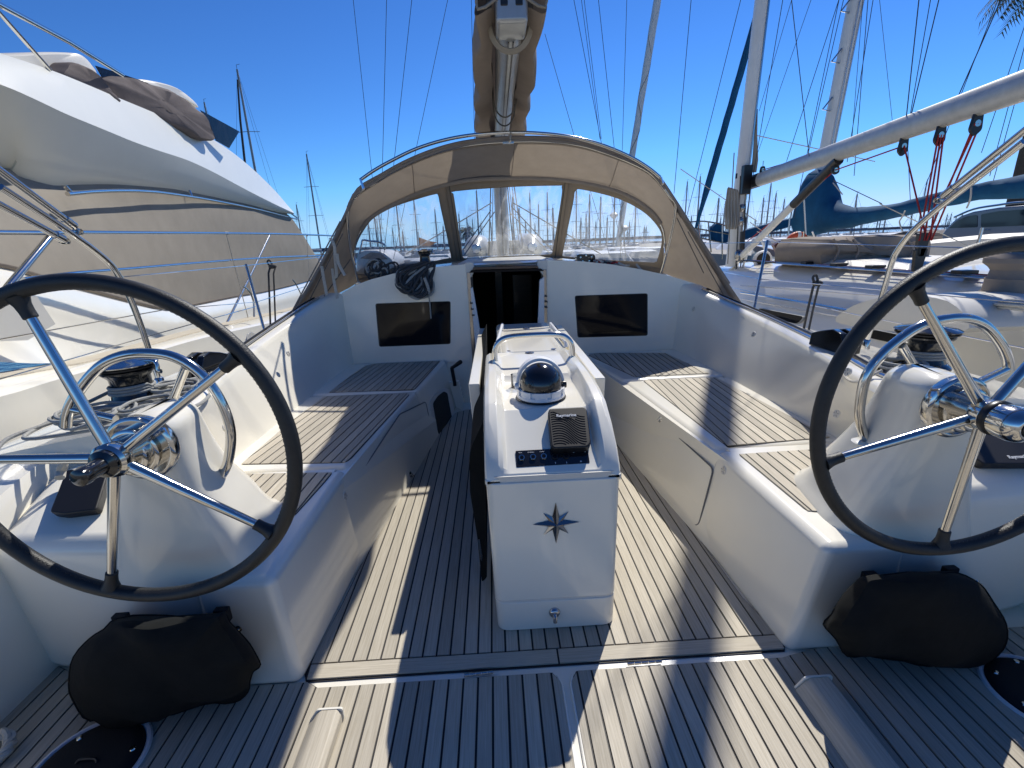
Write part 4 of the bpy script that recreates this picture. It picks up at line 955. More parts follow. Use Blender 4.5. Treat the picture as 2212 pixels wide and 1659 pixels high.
for q in (((1062, 438), (878, 548)), ((1060, 455), (1000, 540)), ((1068, 458), (1002, 552)), ((1108, 438), (1300, 550)), ((1104, 445), (1200, 548)), ((1102, 460), (1186, 545))):
    tube('lower_line', [P(*q[0], y=7.2), P(*q[1], y=6.0)], .0075, M['ropew'] if q[0][0] % 4 else M['wire'], mt_, n=5)
for q, y in ((((763, 0), (804, 382)), 6.8), (((804, 382), (822, 560)), 6.8), (((967, 0), (895, 340)), 9), (((895, 340), (850, 560)), 9), (((1018, 0), (1025, 300)), 12), (((1036, 0), (1037, 40)), 9), (((1177, 73), (1241, 296)), 6.8), (((1241, 296), (1318, 556)), 6.8), (((1354, 0), (1344, 331)), 9), (((1344, 331), (1340, 560)), 9), (((1256, 0), (1296, 300)), 30), (((1262, 0), (1299, 300)), 30)):
    tube('stay', [P(q[0][0] - (q[1][0] - q[0][0]) * .3, q[0][1] - (q[1][1] - q[0][1]) * .3, y=y) if q[0][1] == 0 else P(*q[0], y=y), P(*q[1], y=y)], .0035 * (y / 7), M['wire'], mt_, n=5)
# ------------------------------------------------------------------ winches, clutches, lines on the coamings
def winch(name, c, R_, H_, label, handle=True):
    t = thing('winch', label, 'winch', c, 'sheet winches')
    c = Vector(c)
    rev('base', [(R_ * .98, 0), (R_ * .98, .012), (R_ * .88, .022), (R_ * .78, .03)], c, M['winch'], t, n=40)
    rev('drum', [(R_ * .80, .028), (R_ * .74, .045), (R_ * .68, .07), (R_ * .70, H_ * .62), (R_ * .86, H_ * .72), (R_ * .92, H_ * .76), (R_ * .92, H_ * .80)], c, M['winch'], t, n=40)
    rev('jaw', [(R_ * .80, H_ * .80), (R_ * .84, H_ * .83), (R_ * 1.02, H_ * .85), (R_ * 1.03, H_ * .88), (R_ * .9, H_ * .90)], c, M['black'], t, n=40)
    rev('top_cap', [(R_ * .9, H_ * .90), (R_ * 1.06, H_ * .915), (R_ * 1.07, H_ * .94), (R_ * .9, H_ * .99), (R_ * .45, H_ * 1.03), (R_ * .40, H_ * 1.06), (R_ * .2, H_ * 1.07), (0, H_ * 1.06)], c, M['steel'] if handle else M['blackg'], t, n=40)
    if handle: tube('feeder_arm', crv([c + V(.02, 0, H_ * .97), c + V(R_ * 1.1, -.01, H_ * .98), c + V(R_ * 1.28, -.015, H_ * .9), c + V(R_ * 1.30, -.02, H_ * .76), c + V(R_ * 1.42, -.02, H_ * .74)], 5), .009, M['steel'], t, n=10, flat=1.2)
    return t
winch('winch', (-1.60, 2.02, .80), .108, .185, 'chrome topped winch seen inside the guard rail of the left steering console')
winch('winch', (1.915, 1.98, .80), .112, .185, 'black winch on the right coaming behind the steering wheel spokes', False)
def ropecoil(name, c, R_, n, r, m, label, cat='rope', tall=.04, parent=None, sq=1.0, grp=None, seed=1):
    rnd = random.Random(seed); c = Vector(c); pts = []
    for k in range(n * 14):
        a = 2 * math.pi * k / 14; f = 1 + .16 * math.sin(a * .37 + seed) + .08 * rnd.uniform(-1, 1)
        pts.append(c + V(R_ * f * math.cos(a), R_ * f * sq * math.sin(a), r + tall * (k / (n * 14)) + rnd.uniform(0, .010)))
    v, f_ = tube_geo(crv(pts, 3), r, 7)
    o = mob(name, v, f_, M[m], parent, smooth=True)
    if not parent: setp(o, label, cat, grp)
    return o
def ropeline(name, pts, r, m, label, grp=None, n=7, parent=None, k=6):
    o = tube(name, crv(pts, k), r, M[m], parent, n=n)
    if not parent: setp(o, label, 'rope', grp)
    return o
t = thing('rope', 'grey flecked sheet wound round the left winch and tailed along the coaming', 'rope', (-1.5, 1.9, .8), 'lines lying on the coamings')
for i, (z, R_) in enumerate(((.845, .082), (.858, .080), (.871, .080))): tube('turn', [V(-1.60 + R_ * math.cos(2 * math.pi * k / 28), 2.02 + R_ * math.sin(2 * math.pi * k / 28), z + .013 * k / 28) for k in range(28)], .0065, M['rope'], t, n=7, cyc=True)
ropecoil('coil', (-1.47, 2.10, .80), .09, 5, .0065, 'rope', '', parent=t, seed=3); ropecoil('coil', (-1.60, 1.80, .79), .12, 5, .0065, 'rope', '', parent=t, sq=.8, seed=5); ropecoil('coil', (-1.43, 1.85, .80), .08, 4, .0065, 'rope', '', parent=t, sq=1.5, seed=9)
for q in ([V(-1.68, 2.03, .86), V(-1.78, 1.8, .80), V(-1.70, 1.62, .80), V(-1.4, 1.66, .82)], [V(-1.52, 2.03, .86), V(-1.45, 2.4, .82), V(-1.50, 2.62, .83)], [V(-1.72, 1.9, .80), V(-1.77, 1.75, .80), V(-1.79, 1.62, .79), V(-1.74, 1.50, .72), V(-1.66, 1.40, .67)], [V(-1.30, 1.75, .81), V(-1.28, 1.95, .80), V(-1.33, 2.12, .81), V(-1.42, 2.15, .82)], [V(-1.62, 1.7, .81), V(-1.52, 1.62, .83), V(-1.45, 1.7, .85), V(-1.5, 1.78, .84)]):
    tube('tail', crv(q, 6), .0075, M['rope'], t, n=7)
p = P(132, 1015, y=1.42)
tube('whipped_end', crv([P(150, 985, y=1.42), P(138, 1000, y=1.41), p, P(129, 1032, y=1.40)], 4), [.010] * 5 + [.014] * 8, M['ropew'], t, n=8)
t = thing('rope', 'white sheet coiled beside the right winch with its end over the coaming edge', 'rope', (1.8, 1.9, .8), 'lines lying on the coamings')
for z in (.845, .858, .871): tube('turn', [V(1.915 + .082 * math.cos(2 * math.pi * k / 28), 1.98 + .082 * math.sin(2 * math.pi * k / 28), z + .013 * k / 28) for k in range(28)], .0065, M['rope'], t, n=7, cyc=True)
ropecoil('coil', (1.77, 1.93, .80), .075, 4, .0075, 'rope', '', parent=t, sq=1.3, seed=4); ropecoil('coil', (1.74, 1.77, .80), .06, 3, .0075, 'rope', '', parent=t, seed=8)
tube('tail', crv([P(1820, 745, y=2.3), P(1817, 775, y=2.2), P(1822, 805, y=2.0), P(1835, 822, y=1.9), P(1858, 824, y=1.85), P(1880, 812, y=1.85), P(1905, 800, y=1.85)], 6), .0065, M['ropew'], t, n=7)
def clutch(c, label, d):
    t = thing('sheet_jammer', label, 'jammer', c, 'black sheet lead blocks on the coamings'); c = Vector(c)
    prof = [V(0, -.13, 0), V(0, -.135, .055), V(0, -.10, .105), V(0, -.04, .118), V(0, .05, .095), V(0, .12, .07), V(0, .13, 0)]
    for dx in (-.05, .012): extr('cheek', [c + p + V(dx, 0, 0) for p in prof], (.036, 0, 0), M['blackg'], t, bevel=.006, seg=3)
    rev('sheave', [(.034, -.012), (.026, 0), (.034, .012)], c + V(-.001, -.045, .045), M['steeld'], t, ax=(1, 0, 0), n=24)
    box('block_base', c + V(-.045, -.12, -.004), c + V(.045, .12, .014), M['black'], t, bevel=.004)
    for yy in (-.06, .06): rev('bolt', [(0, .004), (.006, .003), (.007, 0)], c + V(.0345 * d, yy, .03), M['steel'], t, ax=(d, 0, 0), n=10)
clutch((-1.565, 2.52, .80), 'black block with two cheeks on the left coaming beside the wheel rim', 1)
clutch((1.80, 2.38, .80), 'black block with two cheeks on the right coaming left of the wheel rim', -1)
# genoa tracks: dark ribbed rubbing strips along the coaming tops
for s, tab, lab in ((-1, coamL, 'dark track along the top of the left coaming'), (1, coamR, 'dark track along the top of the right coaming')):
    d_ = dens(tab)[:-3]
    o = tube('genoa_track', [V(xt + s * .075, y, z + .012) for y, xb, xt, z in d_], .010, M['steeld'], None, n=6, flat=.6); setp(o, lab, 'track')
    o = tube('toe_rail', [V(xt + s * .115, y, z + .012) for y, xb, xt, z in d_], .009, M['black'], None, n=6, flat=.8); setp(o, 'black rubbing strip outboard of the %s track' % ('left' if s < 0 else 'right'), 'rail')
# ------------------------------------------------------------------ folded bimini frames
def bim(main, bars, x, label, fit, extra):
    t = thing('bimini_frame', label, 'frame', P(*main[0], x=x), 'folded stainless bimini frames')
    tube('leg', crv([P(a, b, x=x) for a, b in main], 6), .0135, M['steel'], t, n=14)
    p = P(*main[0], x=x); rev('foot', [(.022, 0), (.022, .05), (.018, .055), (.0135, .06)], p - V(0, 0, .03), M['steel'], t, n=16)
    for i, (a, b) in enumerate(bars):
        A = P(*a, x=x + .02 * i); B_ = P(*b, x=x + .02 * i); tube('bar', [A, B_ + (B_ - A) * .35], .0135, M['steel'], t, n=14); tube('sleeve', [A + (B_ - A) * .02, A + (B_ - A) * .16], .0165, M['steel'], t, n=14)
    for a in fit: rev('knuckle', [(0, .016), (.012, .014), (.016, 0), (.012, -.014), (0, -.016)], P(*a, x=x), M['steel'], t, ax=(1, 0, 0), n=14)
bim([(345, 826), (322, 757), (303, 700), (282, 647), (254, 593), (234, 567), (198, 537), (169, 516), (120, 482), (0, 404)], [((162, 490), (0, 369)), ((138, 518), (0, 443))], -1.72, 'folded stainless bimini frame on the left, three bars meeting in one knuckle', [(168, 501), (139, 521)], 0)
bim([(1870, 742), (1888, 690), (1907, 634), (1927, 566), (1941, 538), (1961, 511), (1984, 487), (2028, 449), (2055, 428), (2212, 306)], [((2036, 424), (2212, 283))], 2.07, 'folded stainless bimini frame on the right in front of the blue sail cover', [(2027, 433)], 0)
# ------------------------------------------------------------------ lifelines and stanchions
LLL = thing('lifeline', 'wire lifelines with stanchion along the left edge of the deck', 'lifeline', (-2.0, 4, .7))
s0, s1 = P(578, 740, z=.70), P(531, 571, y=4.0); tube('stanchion', [s0, s1], .0125, M['steel'], LLL, n=12); rev('stanchion_base', [(.03, 0), (.022, .02), (.015, .05)], s0 - V(0, 0, .01), M['steel'], LLL, n=14)
for q in ([P(266, 598, x=-1.80), s1 + V(0, 0, -.01), P(760, 548, y=7)], [P(-60, 744, x=-1.9), P(356, 669, x=-1.95), s0.lerp(s1, .52), P(700, 606, y=7)], [P(-60, 836, x=-1.9), P(155, 775, x=-1.9), P(335, 722, x=-1.95), P(560, 660, x=-2.02)]): tube('wire', q, .003, M['steel'], LLL, n=6)
LLR = thing('lifeline', 'wire lifelines with stanchion along the right edge of the deck', 'lifeline', (2.3, 4, .7))
s0, s1 = P(1624, 690, z=.70), P(1658, 520, y=4.35); tube('stanchion', [s0, s1], .0125, M['steel'], LLR, n=12)
for q in ([P(1520, 527, y=8), s1 + V(0, 0, -.01), P(2300, 542, x=2.2)], [P(1560, 587, y=7), s0.lerp(s1, .5), P(2300, 662, x=2.2)], [P(1575, 620, y=6.), P(1850, 680, x=2.3), P(2300, 770, x=2.2)]): tube('wire', q, .003, M['steel'], LLR, n=6)
for q, lab, x in (([(585, 727), (582, 640), (580, 590), (584, 576)], 'doubled black cord with knotted ends standing by the left stanchion', -2.1), ([(1735, 716), (1745, 668), (1756, 622), (1760, 612)], 'doubled black cord with knotted end on the right side deck', 2.35)):
    t = thing('cord', lab, 'cord', P(*q[0], x=x), 'black cords on the side decks')
    tube('strand', [P(a, b, x=x) for a, b in q], .009, M['ropeb'], t, n=6); tube('strand', [P(a + 11, b + 1, x=x) for a, b in q], .008, M['ropeb'], t, n=6)
    e = P(*q[-1], x=x); v, f = sphere_geo(e + V(.02, 0, 0), .028, 10, 7, (1.4, 1, .8)); mob('knot', v, f, M['ropeb'], t, smooth=True); tube('knot_loop', crv([e, e + V(-.02, 0, .04), e + V(.0, 0, .06), e + V(.02, 0, .02)], 4), .009, M['ropeb'], t, n=6)
# grey shaped bracket plate outboard of the left coaming with its thin cord
o = extr('bracket_plate', [P(a, b, x=-2.0) for a, b in ((528, 750), (536, 722), (543, 717), (550, 720), (575, 742), (560, 756), (535, 760))], (-.01, 0, 0), M['alu'], None, bevel=.003); setp(o, 'grey plate with a hole on a thin cord outboard of the left coaming', 'plate')
# ------------------------------------------------------------------ rope bundle and winch on the coachroof, left
winch('winch', P(919, 572, y=4.36), .062, .13, 'small black winch on the coachroof above the hanging rope bundle', True)
t = thing('rope_bundle', 'bundle of black and grey rope hanging over the bulkhead left of the companionway', 'rope', P(890, 640, y=4.10))
rnd = random.Random(5)
for i in range(34):
    top_ = P(926 + rnd.uniform(-40, 22), 572 + rnd.uniform(-6, 10), y=4.22 - .01 * (i % 5)); f_ = rnd.random()
    bot = P(862 + 46 * f_ + rnd.uniform(-6, 6), 612 + 34 * f_ ** .6 + rnd.uniform(-8, 3), y=4.08 - .012 * (i % 6)); w_ = rnd.uniform(.03, .08); d = (bot - top_); sd = V(d.z, 0, -d.x).normalized()
    q = [top_, top_.lerp(bot, .35) + sd * w_, top_.lerp(bot, .8) + sd * w_ * 1.3, bot + V(0, 0, -.005), top_.lerp(bot, .8) - sd * w_ * 1.3, top_.lerp(bot, .35) - sd * w_]
    tube('loop', crv([p + V(0, -.004 * (i % 4), rnd.uniform(-.006, .006)) for p in q], 5, True), .0105, M['ropeb'] if i % 3 else M['rope'], t, n=7, cyc=True)
tube('tail', crv([P(917, 600, y=4.06), P(925, 622, y=4.05), P(926, 634, y=4.06)], 5), .013, M['rope'], t, n=8); tube('tail', [P(926, 634, y=4.08), P(929, 660, y=4.12), P(931, 688, y=4.13)], .006, M['rope'], t, n=7)
t = thing('rope_pile', 'pile of black rope loops on the left end of the coachroof', 'rope', P(835, 600, y=4.4))
for i in range(16):
    c_ = P(822 + rnd.uniform(-20, 28), 590 - 2 + rnd.uniform(-16, 6), y=4.35); R_ = rnd.uniform(.03, .07); ax = V(rnd.uniform(-.6, .6), -1, rnd.uniform(-.3, .7)).normalized(); u = ax.orthogonal().normalized(); w_ = ax.cross(u)
    tube('loop', [c_ + (u * math.cos(2 * math.pi * k / 14) * R_ + w_ * math.sin(2 * math.pi * k / 14) * R_ * .7) for k in range(14)], .0085, M['ropeb'] if i % 5 else M['rope'], t, n=6, cyc=True)
# right: organiser block and coloured tails
t = thing('deck_organiser', 'black sheave block with chrome rivets on the coachroof right of the companionway', 'block', P(1266, 562, y=4.35))
c = P(1266, 563, y=4.36); extr('block_body', rpoly([c + V(-.085, 0, -.03), c + V(-.085, 0, .06), c + V(.085, 0, .055), c + V(.09, 0, -.03)], .03), (0, .10, 0), M['blackg'], t, bevel=.008, seg=3)
for dx, dz in ((-.05, .03), (0, .045), (.05, .03), (-.03, -.005), (.03, -.005)): rev('rivet', [(0, -.004), (.008, -.003), (.009, 0)], c + V(dx, 0, dz), M['steel'], t, ax=(0, 1, 0), n=10)
tube('strap', [c + V(-.16, .0, -.02), c + V(-.08, -.005, 0)], .02, M['steeld'], t, n=8, flat=.5); tube('strap', [c + V(.09, 0, 0), c + V(.19, .0, -.01)], .012, M['black'], t, n=8, flat=.6)
t = thing('rope_tangle', 'tangle of red, white and grey rope tails on the right of the coachroof', 'rope', P(1330, 575, y=4.35))
for i in range(13):
    m_ = ('roper', 'ropew', 'rope', 'ropeb')[i % 4]; a0 = 1275 + rnd.uniform(0, 40); a1 = a0 + rnd.uniform(25, 60); yb = lambda a: 566 + (a - 1270) * .15
    q = [P(min(1392, a0 + (a1 - a0) * u), yb(min(1392, a0 + (a1 - a0) * u)) + rnd.uniform(-9, 3), y=4.30 + rnd.uniform(-.06, .08)) for u in (0, .25, .5, .75, 1, .8, .5)]
    tube('strand', crv(q, 5), .0085, M[m_], t, n=7)
ropeline('rope', [P(1375, 571, y=4.25), P(1384, 582, y=4.2), P(1398, 590, y=4.2), P(1420, 593, y=4.2)], .009, 'ropew', 'white rope end lying along the coachroof edge on the right')
# white mooring line in the lower left corner
def twisted(name, pts, r, label):
    c_ = crv(pts, 14); F = frames(c_); g = []; L_ = 0; 
    for st in range(3):
        q = []; ph = 2 * math.pi * st / 3; L_ = 0
        for i, p in enumerate(c_):
            if i: L_ += (p - c_[i - 1]).length
            a = ph + L_ / (r * 5.2) * 2 * math.pi; q.append(p + F[i][0] * (r * .52 * math.cos(a)) + F[i][1] * (r * .52 * math.sin(a)))
        g.append(tube_geo(q, r * .56, 7))
    return setp(multi(name, g, M['ropew'], None, smooth=True), label, 'rope')
twisted('mooring_line', [P(-40, 1352, y=1.55), P(10, 1346, y=1.50), P(45, 1344, y=1.46), P(64, 1352, y=1.43), P(66, 1368, y=1.40), P(50, 1388, z=.05), P(15, 1418, z=.03), P(-40, 1450, z=.03)], .016, 'white three-strand mooring line beside the left steering console')
twisted('mooring_line', [P(-60, 1600, z=.02), P(-20, 1598, z=.03), P(8, 1585, z=.05), P(22, 1600, z=.03), P(10, 1625, z=.03), P(-40, 1660, z=.02)], .016, 'white rope end on the deck at the lower left corner')
# ================================================================== NEIGHBOUR ON THE LEFT: a motor yacht with a flybridge
def xs(px, a=-3.35, b=-1.75, e=1.4): return a + b * (max(0, px) / 633) ** e
my = thing('motor_yacht', 'large white motor yacht with flybridge and beige window covers moored on the left', 'motor yacht', (-4, 6, -1))
E_ = -420
def line(pts, dx=0., sl=1): return [P(a, b, x=xs(a) + dx) for a, b in pts]
topl = [(-420, -5), (-200, 53), (0, 115), (109, 151), (182, 180), (255, 211), (325, 240), (397, 271), (436, 289), (473, 309), (515, 339), (557, 375), (597, 415), (620, 442), (633, 457)]
mid_ = [(-420, 50), (-200, 112), (0, 182), (75, 214), (145, 247), (218, 277), (291, 307), (345, 326), (400, 344), (437, 360), (473, 378), (510, 398), (546, 417), (600, 444), (634, 460)]
bot_ = [(-420, 400), (-200, 385), (0, 364), (28, 376), (55, 389), (109, 406), (164, 400), (255, 399), (364, 407), (410, 415), (455, 424), (500, 434), (546, 444), (600, 458), (633, 463)]
T = [P(a, b, x=xs(a) - .34 + .10 * max(0, a) / 640) for a, b in topl]; Mi = [P(a, b, x=xs(a)) for a, b in mid_]; Bo = [P(a, b, x=xs(a) - .62 * (1 - .85 * max(0, a) / 640)) for a, b in bot_]
gs = []
for f_ in (lambda a, b, c: [a + V(-1.6, 0, .05), a + V(-.06, 0, .02), a, a.lerp(b, .5) + V(.012, 0, .006), b], lambda a, b, c: [b, b.lerp(c, .4) + V(.02, 0, -.01), b.lerp(c, .85) + V(.03, 0, 0), c], lambda a, b, c: [c, c + V(-.25, 0, .04), c + V(-2.2, 0, .05)]):
    gs.append(loft_geo(dens_secs([f_(a, b, c) for a, b, c in zip(T, Mi, Bo)]), ring=False, cap=False))
multi('flybridge', gs, M['gelmy'], my, smooth=True)
# beige cover over the saloon windows
lowc = [(-420, 520), (-200, 548), (0, 575), (69, 594), (200, 630), (357, 668), (418, 658), (509, 640), (560, 632), (618, 619), (660, 608), (700, 596)]
upc = [(-420, 396), (-200, 380), (0, 362), (55, 386), (164, 398), (255, 398), (364, 406), (455, 423), (546, 443), (600, 456), (634, 476), (691, 567)]
U = [P(a, b, x=xs(a) - .60 * (1 - .8 * max(0, a) / 640)) for a, b in upc]; Lo = [P(a, b, x=xs(a) - .05) for a, b in lowc]
secs = []
for a, b in zip(U, Lo): secs.append([a.lerp(b, u) + V(.03 * math.sin(u * 3.1) + .02 * noise.noise(V(a.y * 1.3, u * 3, 0)), 0, 0) for u in [i / 8 for i in range(9)]])
loft('window_cover', dens_secs(secs, 4), M['canvasy'], my, ring=False, cap=False, smooth=True)
tube('cover_hem', crv([p + V(.02, 0, .0) for p in Lo], 4), .02, M['canvasd'], my, n=6, flat=.5)
# superstructure and side deck below
sd = [(-420, 640), (-200, 665), (0, 690), (69, 700), (204, 735), (357, 735), (436, 705), (546, 683), (600, 672), (640, 664), (690, 655), (740, 640)]
S_ = [P(a, b, x=xs(a) + .12) for a, b in sd]
secs = [[a, a.lerp(b, .25) + V(.05, 0, 0), a.lerp(b, .7) + V(.03, 0, 0), b, b + V(.10, 0, -.3)] for a, b in zip(Lo, S_)]
loft('superstructure', dens_secs(secs), M['gel'], my, ring=False, cap=False, smooth=True)
# dark tinted side glass glimpsed behind the rim
extr('side_glass', [P(a, b, x=-3.0) for a, b in ((-80, 640), (80, 640), (120, 700), (60, 735), (-80, 740))], (-.02, 0, 0), M['gelmatt'], my)
cap_ = [(-300, 860), (0, 815), (204, 777), (327, 744), (436, 714), (546, 689), (637, 667), (720, 646)]
Cp = crv([P(a, b, x=-2.95 - .55 * max(0, a) / 640) for a, b in cap_], 4)
loft('cap_rail', [[p, p + V(-.13, 0, .015), p + V(-.13, 0, -.03), p + V(0, 0, -.03)] for p in Cp], M['wood'] if False else M['teak'], my)
hl = [(-300, 920), (0, 857), (127, 819), (327, 762), (436, 731), (546, 706), (655, 682), (740, 662)]
Hh = crv([P(a, b, x=-2.72 - .55 * max(0, a) / 640) for a, b in hl], 4)
rr = resamp(Cp, len(Hh))
loft('hull', [[c + V(.0, 0, -.01), h + V(-.06, 0, .03), h + V(-.02, 0, .015), h, h + V(.0, 0, -.10), h + V(.04, 0, -.4), h + V(-.10, 0, -1.0), h + V(-.5, 0, -2.3)] for c, h in zip(rr, Hh)], M['gel'], my, ring=False, cap=False, smooth=True)
# rail under the flybridge
R1 = crv([P(a, b, x=xs(a) - .16) for a, b in ((146, 419), (200, 414), (255, 412), (310, 413), (364, 418), (455, 432), (546, 450), (600, 463), (640, 473), (641, 470), (630, 462))], 4)
tube('fly_rail', R1, .02, M['steel'], my, n=10)
for a, b in (((140, 402), (155, 418)), ((409, 411), (414, 424)), ((562, 443), (566, 454)), ((618, 459), (620, 467))): tube('rail_bracket', [P(*a, x=xs(a[0]) - .2), P(*b, x=xs(b[0]) - .16)], .018, M['steel'], my, n=8, flat=.5)
# guard rails
GX = lambda a: -2.95 - .75 * max(0, a) / 640
def gl(pts): return crv([P(a, b, x=GX(a)) for a, b in pts], 3)
tube('guard_rail', gl([(-200, 500), (107, 503), (171, 502), (300, 503), (439, 503.6), (488, 504), (582, 505), (662, 507), (713, 509), (760, 512)]), .016, M['steel'], my, n=10)
tube('guard_rail', gl([(50, 603), (110, 596), (173, 589), (298, 579), (439, 567), (557, 558), (640, 554), (740, 552)]), .015, M['steel'], my, n=10)
tube('stanchion', [P(582, 508, x=GX(582)), P(538, 600, x=GX(540)), P(489, 700, x=GX(489))], .016, M['steel'], my, n=10)
tube('stanchion', [P(107, 513, x=GX(107)), P(20, 617, x=GX(20)), P(-60, 715, x=GX(0))], .022, M['steel'], my, n=10)
for a, b in (((488, 504), (546, 725)), ((662, 508), (668, 600))):
    tube('hanging_cord', [P(*a, x=GX(a[0]) + .02), P(b[0] * .6 + a[0] * .4, b[1] * .6 + a[1] * .4, x=GX(a[0]) + .02), P(*b, x=GX(b[0]) + .02)], .006, M['ropew'], my, n=5)
    e = P(*a, x=GX(a[0])); tube('cord_turns', [e + V(0, .02 * math.cos(k) + .004 * k, .02 * math.sin(k)) for k in [j * .8 for j in range(20)]], .006, M['ropew'], my, n=5)
for q in ([(690, 655), (684, 690), (700, 730)], [(628, 640), (632, 690)], [(528, 618), (545, 650), (548, 690)]):
    pass
tube('fairlead', crv([P(a, b, x=-3.2) for a, b in ((526, 619), (540, 632), (548, 655), (549, 685))], 4), .012, M['steeld'], my, n=8)
tube('fairlead', crv([P(a, b, x=-3.3) for a, b in ((632, 604), (640, 615), (652, 640))], 4), .010, M['steeld'], my, n=8)
# radar-arch rails, seats and covers on the flybridge
tube('fly_handrail', [P(-200, -95, x=-3.7), P(0, 11, x=-3.75), P(150, 91, x=-3.9), P(265, 162, x=-4.05)], .022, M['steel'], my, n=10)
tube('fly_strut', [P(-60, -30, x=-3.75), P(0, 29, x=-3.8), P(109, 152, x=-3.8)], .016, M['steel'], my, n=8)
def blob(name, pix, x, dp, m, amp=.05, parent=my, fr=9, sub=0):
    pts = crv([P(a, b, x=x) for a, b in pix], 4, True); c = sum(pts, V(0, 0, 0)) / len(pts); secs = []
    for dx, k in ((.0, .25), (0, .8), (-.02, .96), (-.10 * dp, 1.0), (-.5 * dp, 1.0), (-dp, .97), (-dp, .3)):
        r_ = []
        for p in pts:
            q = c + (p - c) * k + V(dx, 0, 0); w_ = amp * (noise.noise(V(q.y * fr * .35, q.z * fr * .5, dx * 4)) + .9 * (.35 - abs(noise.noise(V(q.y * fr * .8 + 3, q.z * fr * .9, dx * 6))))); r_.append(q + V(w_, w_ * .5, w_ * .3))
        secs.append(r_)
    return loft(name, secs, m, parent, smooth=True, sub=sub)
blob('seat_module', [(-60, 118), (30, 116), (100, 112), (160, 113), (185, 120), (205, 140), (215, 165), (165, 190), (60, 170), (-60, 150)], -4.3, 1.0, M['gelmatt'], .0)
blob('console_cover', [(140, 166), (148, 146), (162, 134), (185, 142), (211, 160), (226, 176), (245, 200), (262, 222), (200, 210)], -4.10, .5, M['canvasdk'], .03)
blob('console_cover', [(226, 176), (240, 168), (262, 164), (300, 172), (345, 186), (380, 200), (410, 218), (440, 246), (462, 280), (472, 302), (440, 300), (395, 280), (330, 248), (262, 222)], -4.35, .7, M['canvasdk'], .035)
blob('cockpit_table', [(300, 172), (340, 176), (385, 190), (420, 216), (432, 232), (400, 214), (350, 194)], -4.7, .3, M['gelmatt'], .0)
extr('wind_screen', [P(a, b, x=-4.5) for a, b in ((432, 238), (516, 284), (494, 320), (466, 304), (452, 268))], (.01, 0, 0), M['smoke'], my)
extr('wind_screen', [P(a, b, x=-4.45) for a, b in ((205, 142), (262, 160), (310, 176), (262, 166), (240, 172), (226, 178))], (.01, 0, 0), M['smoke'], my)

# ================================================================== NEIGHBOUR ON THE RIGHT: a sloop
sy = thing('sailing_yacht', 'white sailing yacht with long grey boom moored right alongside', 'sailing yacht', (4.5, 4, -1))
cab = []
for y, zt, w0 in ((-2, 1.02, .10), (2.0, 1.02, .05), (3.3, 1.04, 0), (5, 1.03, 0), (7, .99, .05), (8.2, .92, .2), (9.3, .80, .45), (10.2, .70, .7)):
    x0 = 3.42 + w0; x1 = 6.1 - w0
    cab.append([V(x0 - .14, y, .24), V(x0 - .08, y, .33), V(x0 - .02, y, .52), V(x0 + .07, y, .70 * zt + .01), V(x0 + .18, y, zt - .12), V(x0 + .36, y, zt - .035), V(x0 + .60, y, zt), V((x0 + x1) / 2, y, zt + .05), V(x1 - .26, y, zt), V(x1 - .08, y, zt - .07), V(x1 + .1, y, .24)])
loft('coachroof', dens_secs(cab, 4), M['gel'], sy, ring=False, cap=False, smooth=True)
hs = []
for y, x0, z in ((-2.5, 3.0, .26), (1, 2.85, .26), (4, 2.82, .28), (7, 2.95, .32), (9.5, 3.4, .40), (12, 4.4, .50), (13.2, 4.75, .55)):
    x1 = 9.55 - x0; hs.append([V(x0 + .25, y, -1.3), V(x0 + .02, y, 0), V(x0, y, z - .05), V(x0 + .01, y, z + .03), V(x0 + .05, y, z + .03), V(x0 + .06, y, z - .02), V(x1 - .06, y, z - .02), V(x1, y, z), V(x1 - .2, y, -1.3)])
loft('hull', dens_secs(hs, 4), M['gel'], sy, ring=False, cap=False)
def sidewin(pix, dx=.0):
    pts = rpoly([P(a, b, x=3.36 + dx) for a, b in pix], .06); extr('side_window', pts, (.02, 0, 0), M['acryl'], sy); 
    c = sum(pts, V(0, 0, 0)) / len(pts); extr('window_rim', [c + (p - c) * 1.05 + V(.004, 0, 0) for p in pts], (.02, 0, 0), M['alu'], sy)
sidewin([(1640, 666), (1735, 684), (1722, 700), (1632, 678)]); sidewin([(1885, 712), (2030, 742), (2018, 760), (1878, 730)])
for (a, b) in (((1600, 617), (2300, 668)), ((1596, 645), (1990, 716))): tube('moulding_line', [P(*a, x=3.37), P(*b, x=3.37)], .006, M['steeld'], sy, n=5)
tube('cabin_rail', [P(1600, 632, x=3.36), P(1750, 655, x=3.36), P(1896, 682, x=3.36)], .014, M['steel'], sy, n=8)
# mast
MB_, MT_ = V(3.79, 7.5, .92), V(3.86, 7.5, 4.6); md = (MT_ - MB_).normalized()
pts = [MB_ + md * s for s in (0, 4, 9, 15)]
loft('mast', [[p + V(.085 * math.cos(2 * math.pi * k / 18), .13 * math.sin(2 * math.pi * k / 18), 0) for k in range(18)] for p in pts], M['whitepaint'], sy, smooth=True)
tube('mast_groove', [p + V(.03, -.132, 0) for p in pts], .012, M['steeld'], sy, n=5)
def BP(a, b): return PN(a, b, V(3.94, 7.4, 0), V(4.2, -.57, 0))
b0, b1 = BP(1632, 391), BP(2212, 185); b2 = b1 + (b1 - b0).normalized() * 2.2
F_ = (b1 - b0).normalized(); sdv = F_.cross(V(0, 0, 1)).normalized(); uv = sdv.cross(F_)
loft('boom', [[p + sdv * (.065 * math.cos(2 * math.pi * k / 18)) + uv * (.095 * math.sin(2 * math.pi * k / 18)) for k in range(18)] for p in (b0, b1, b2)], M['alumast'], sy, smooth=True)
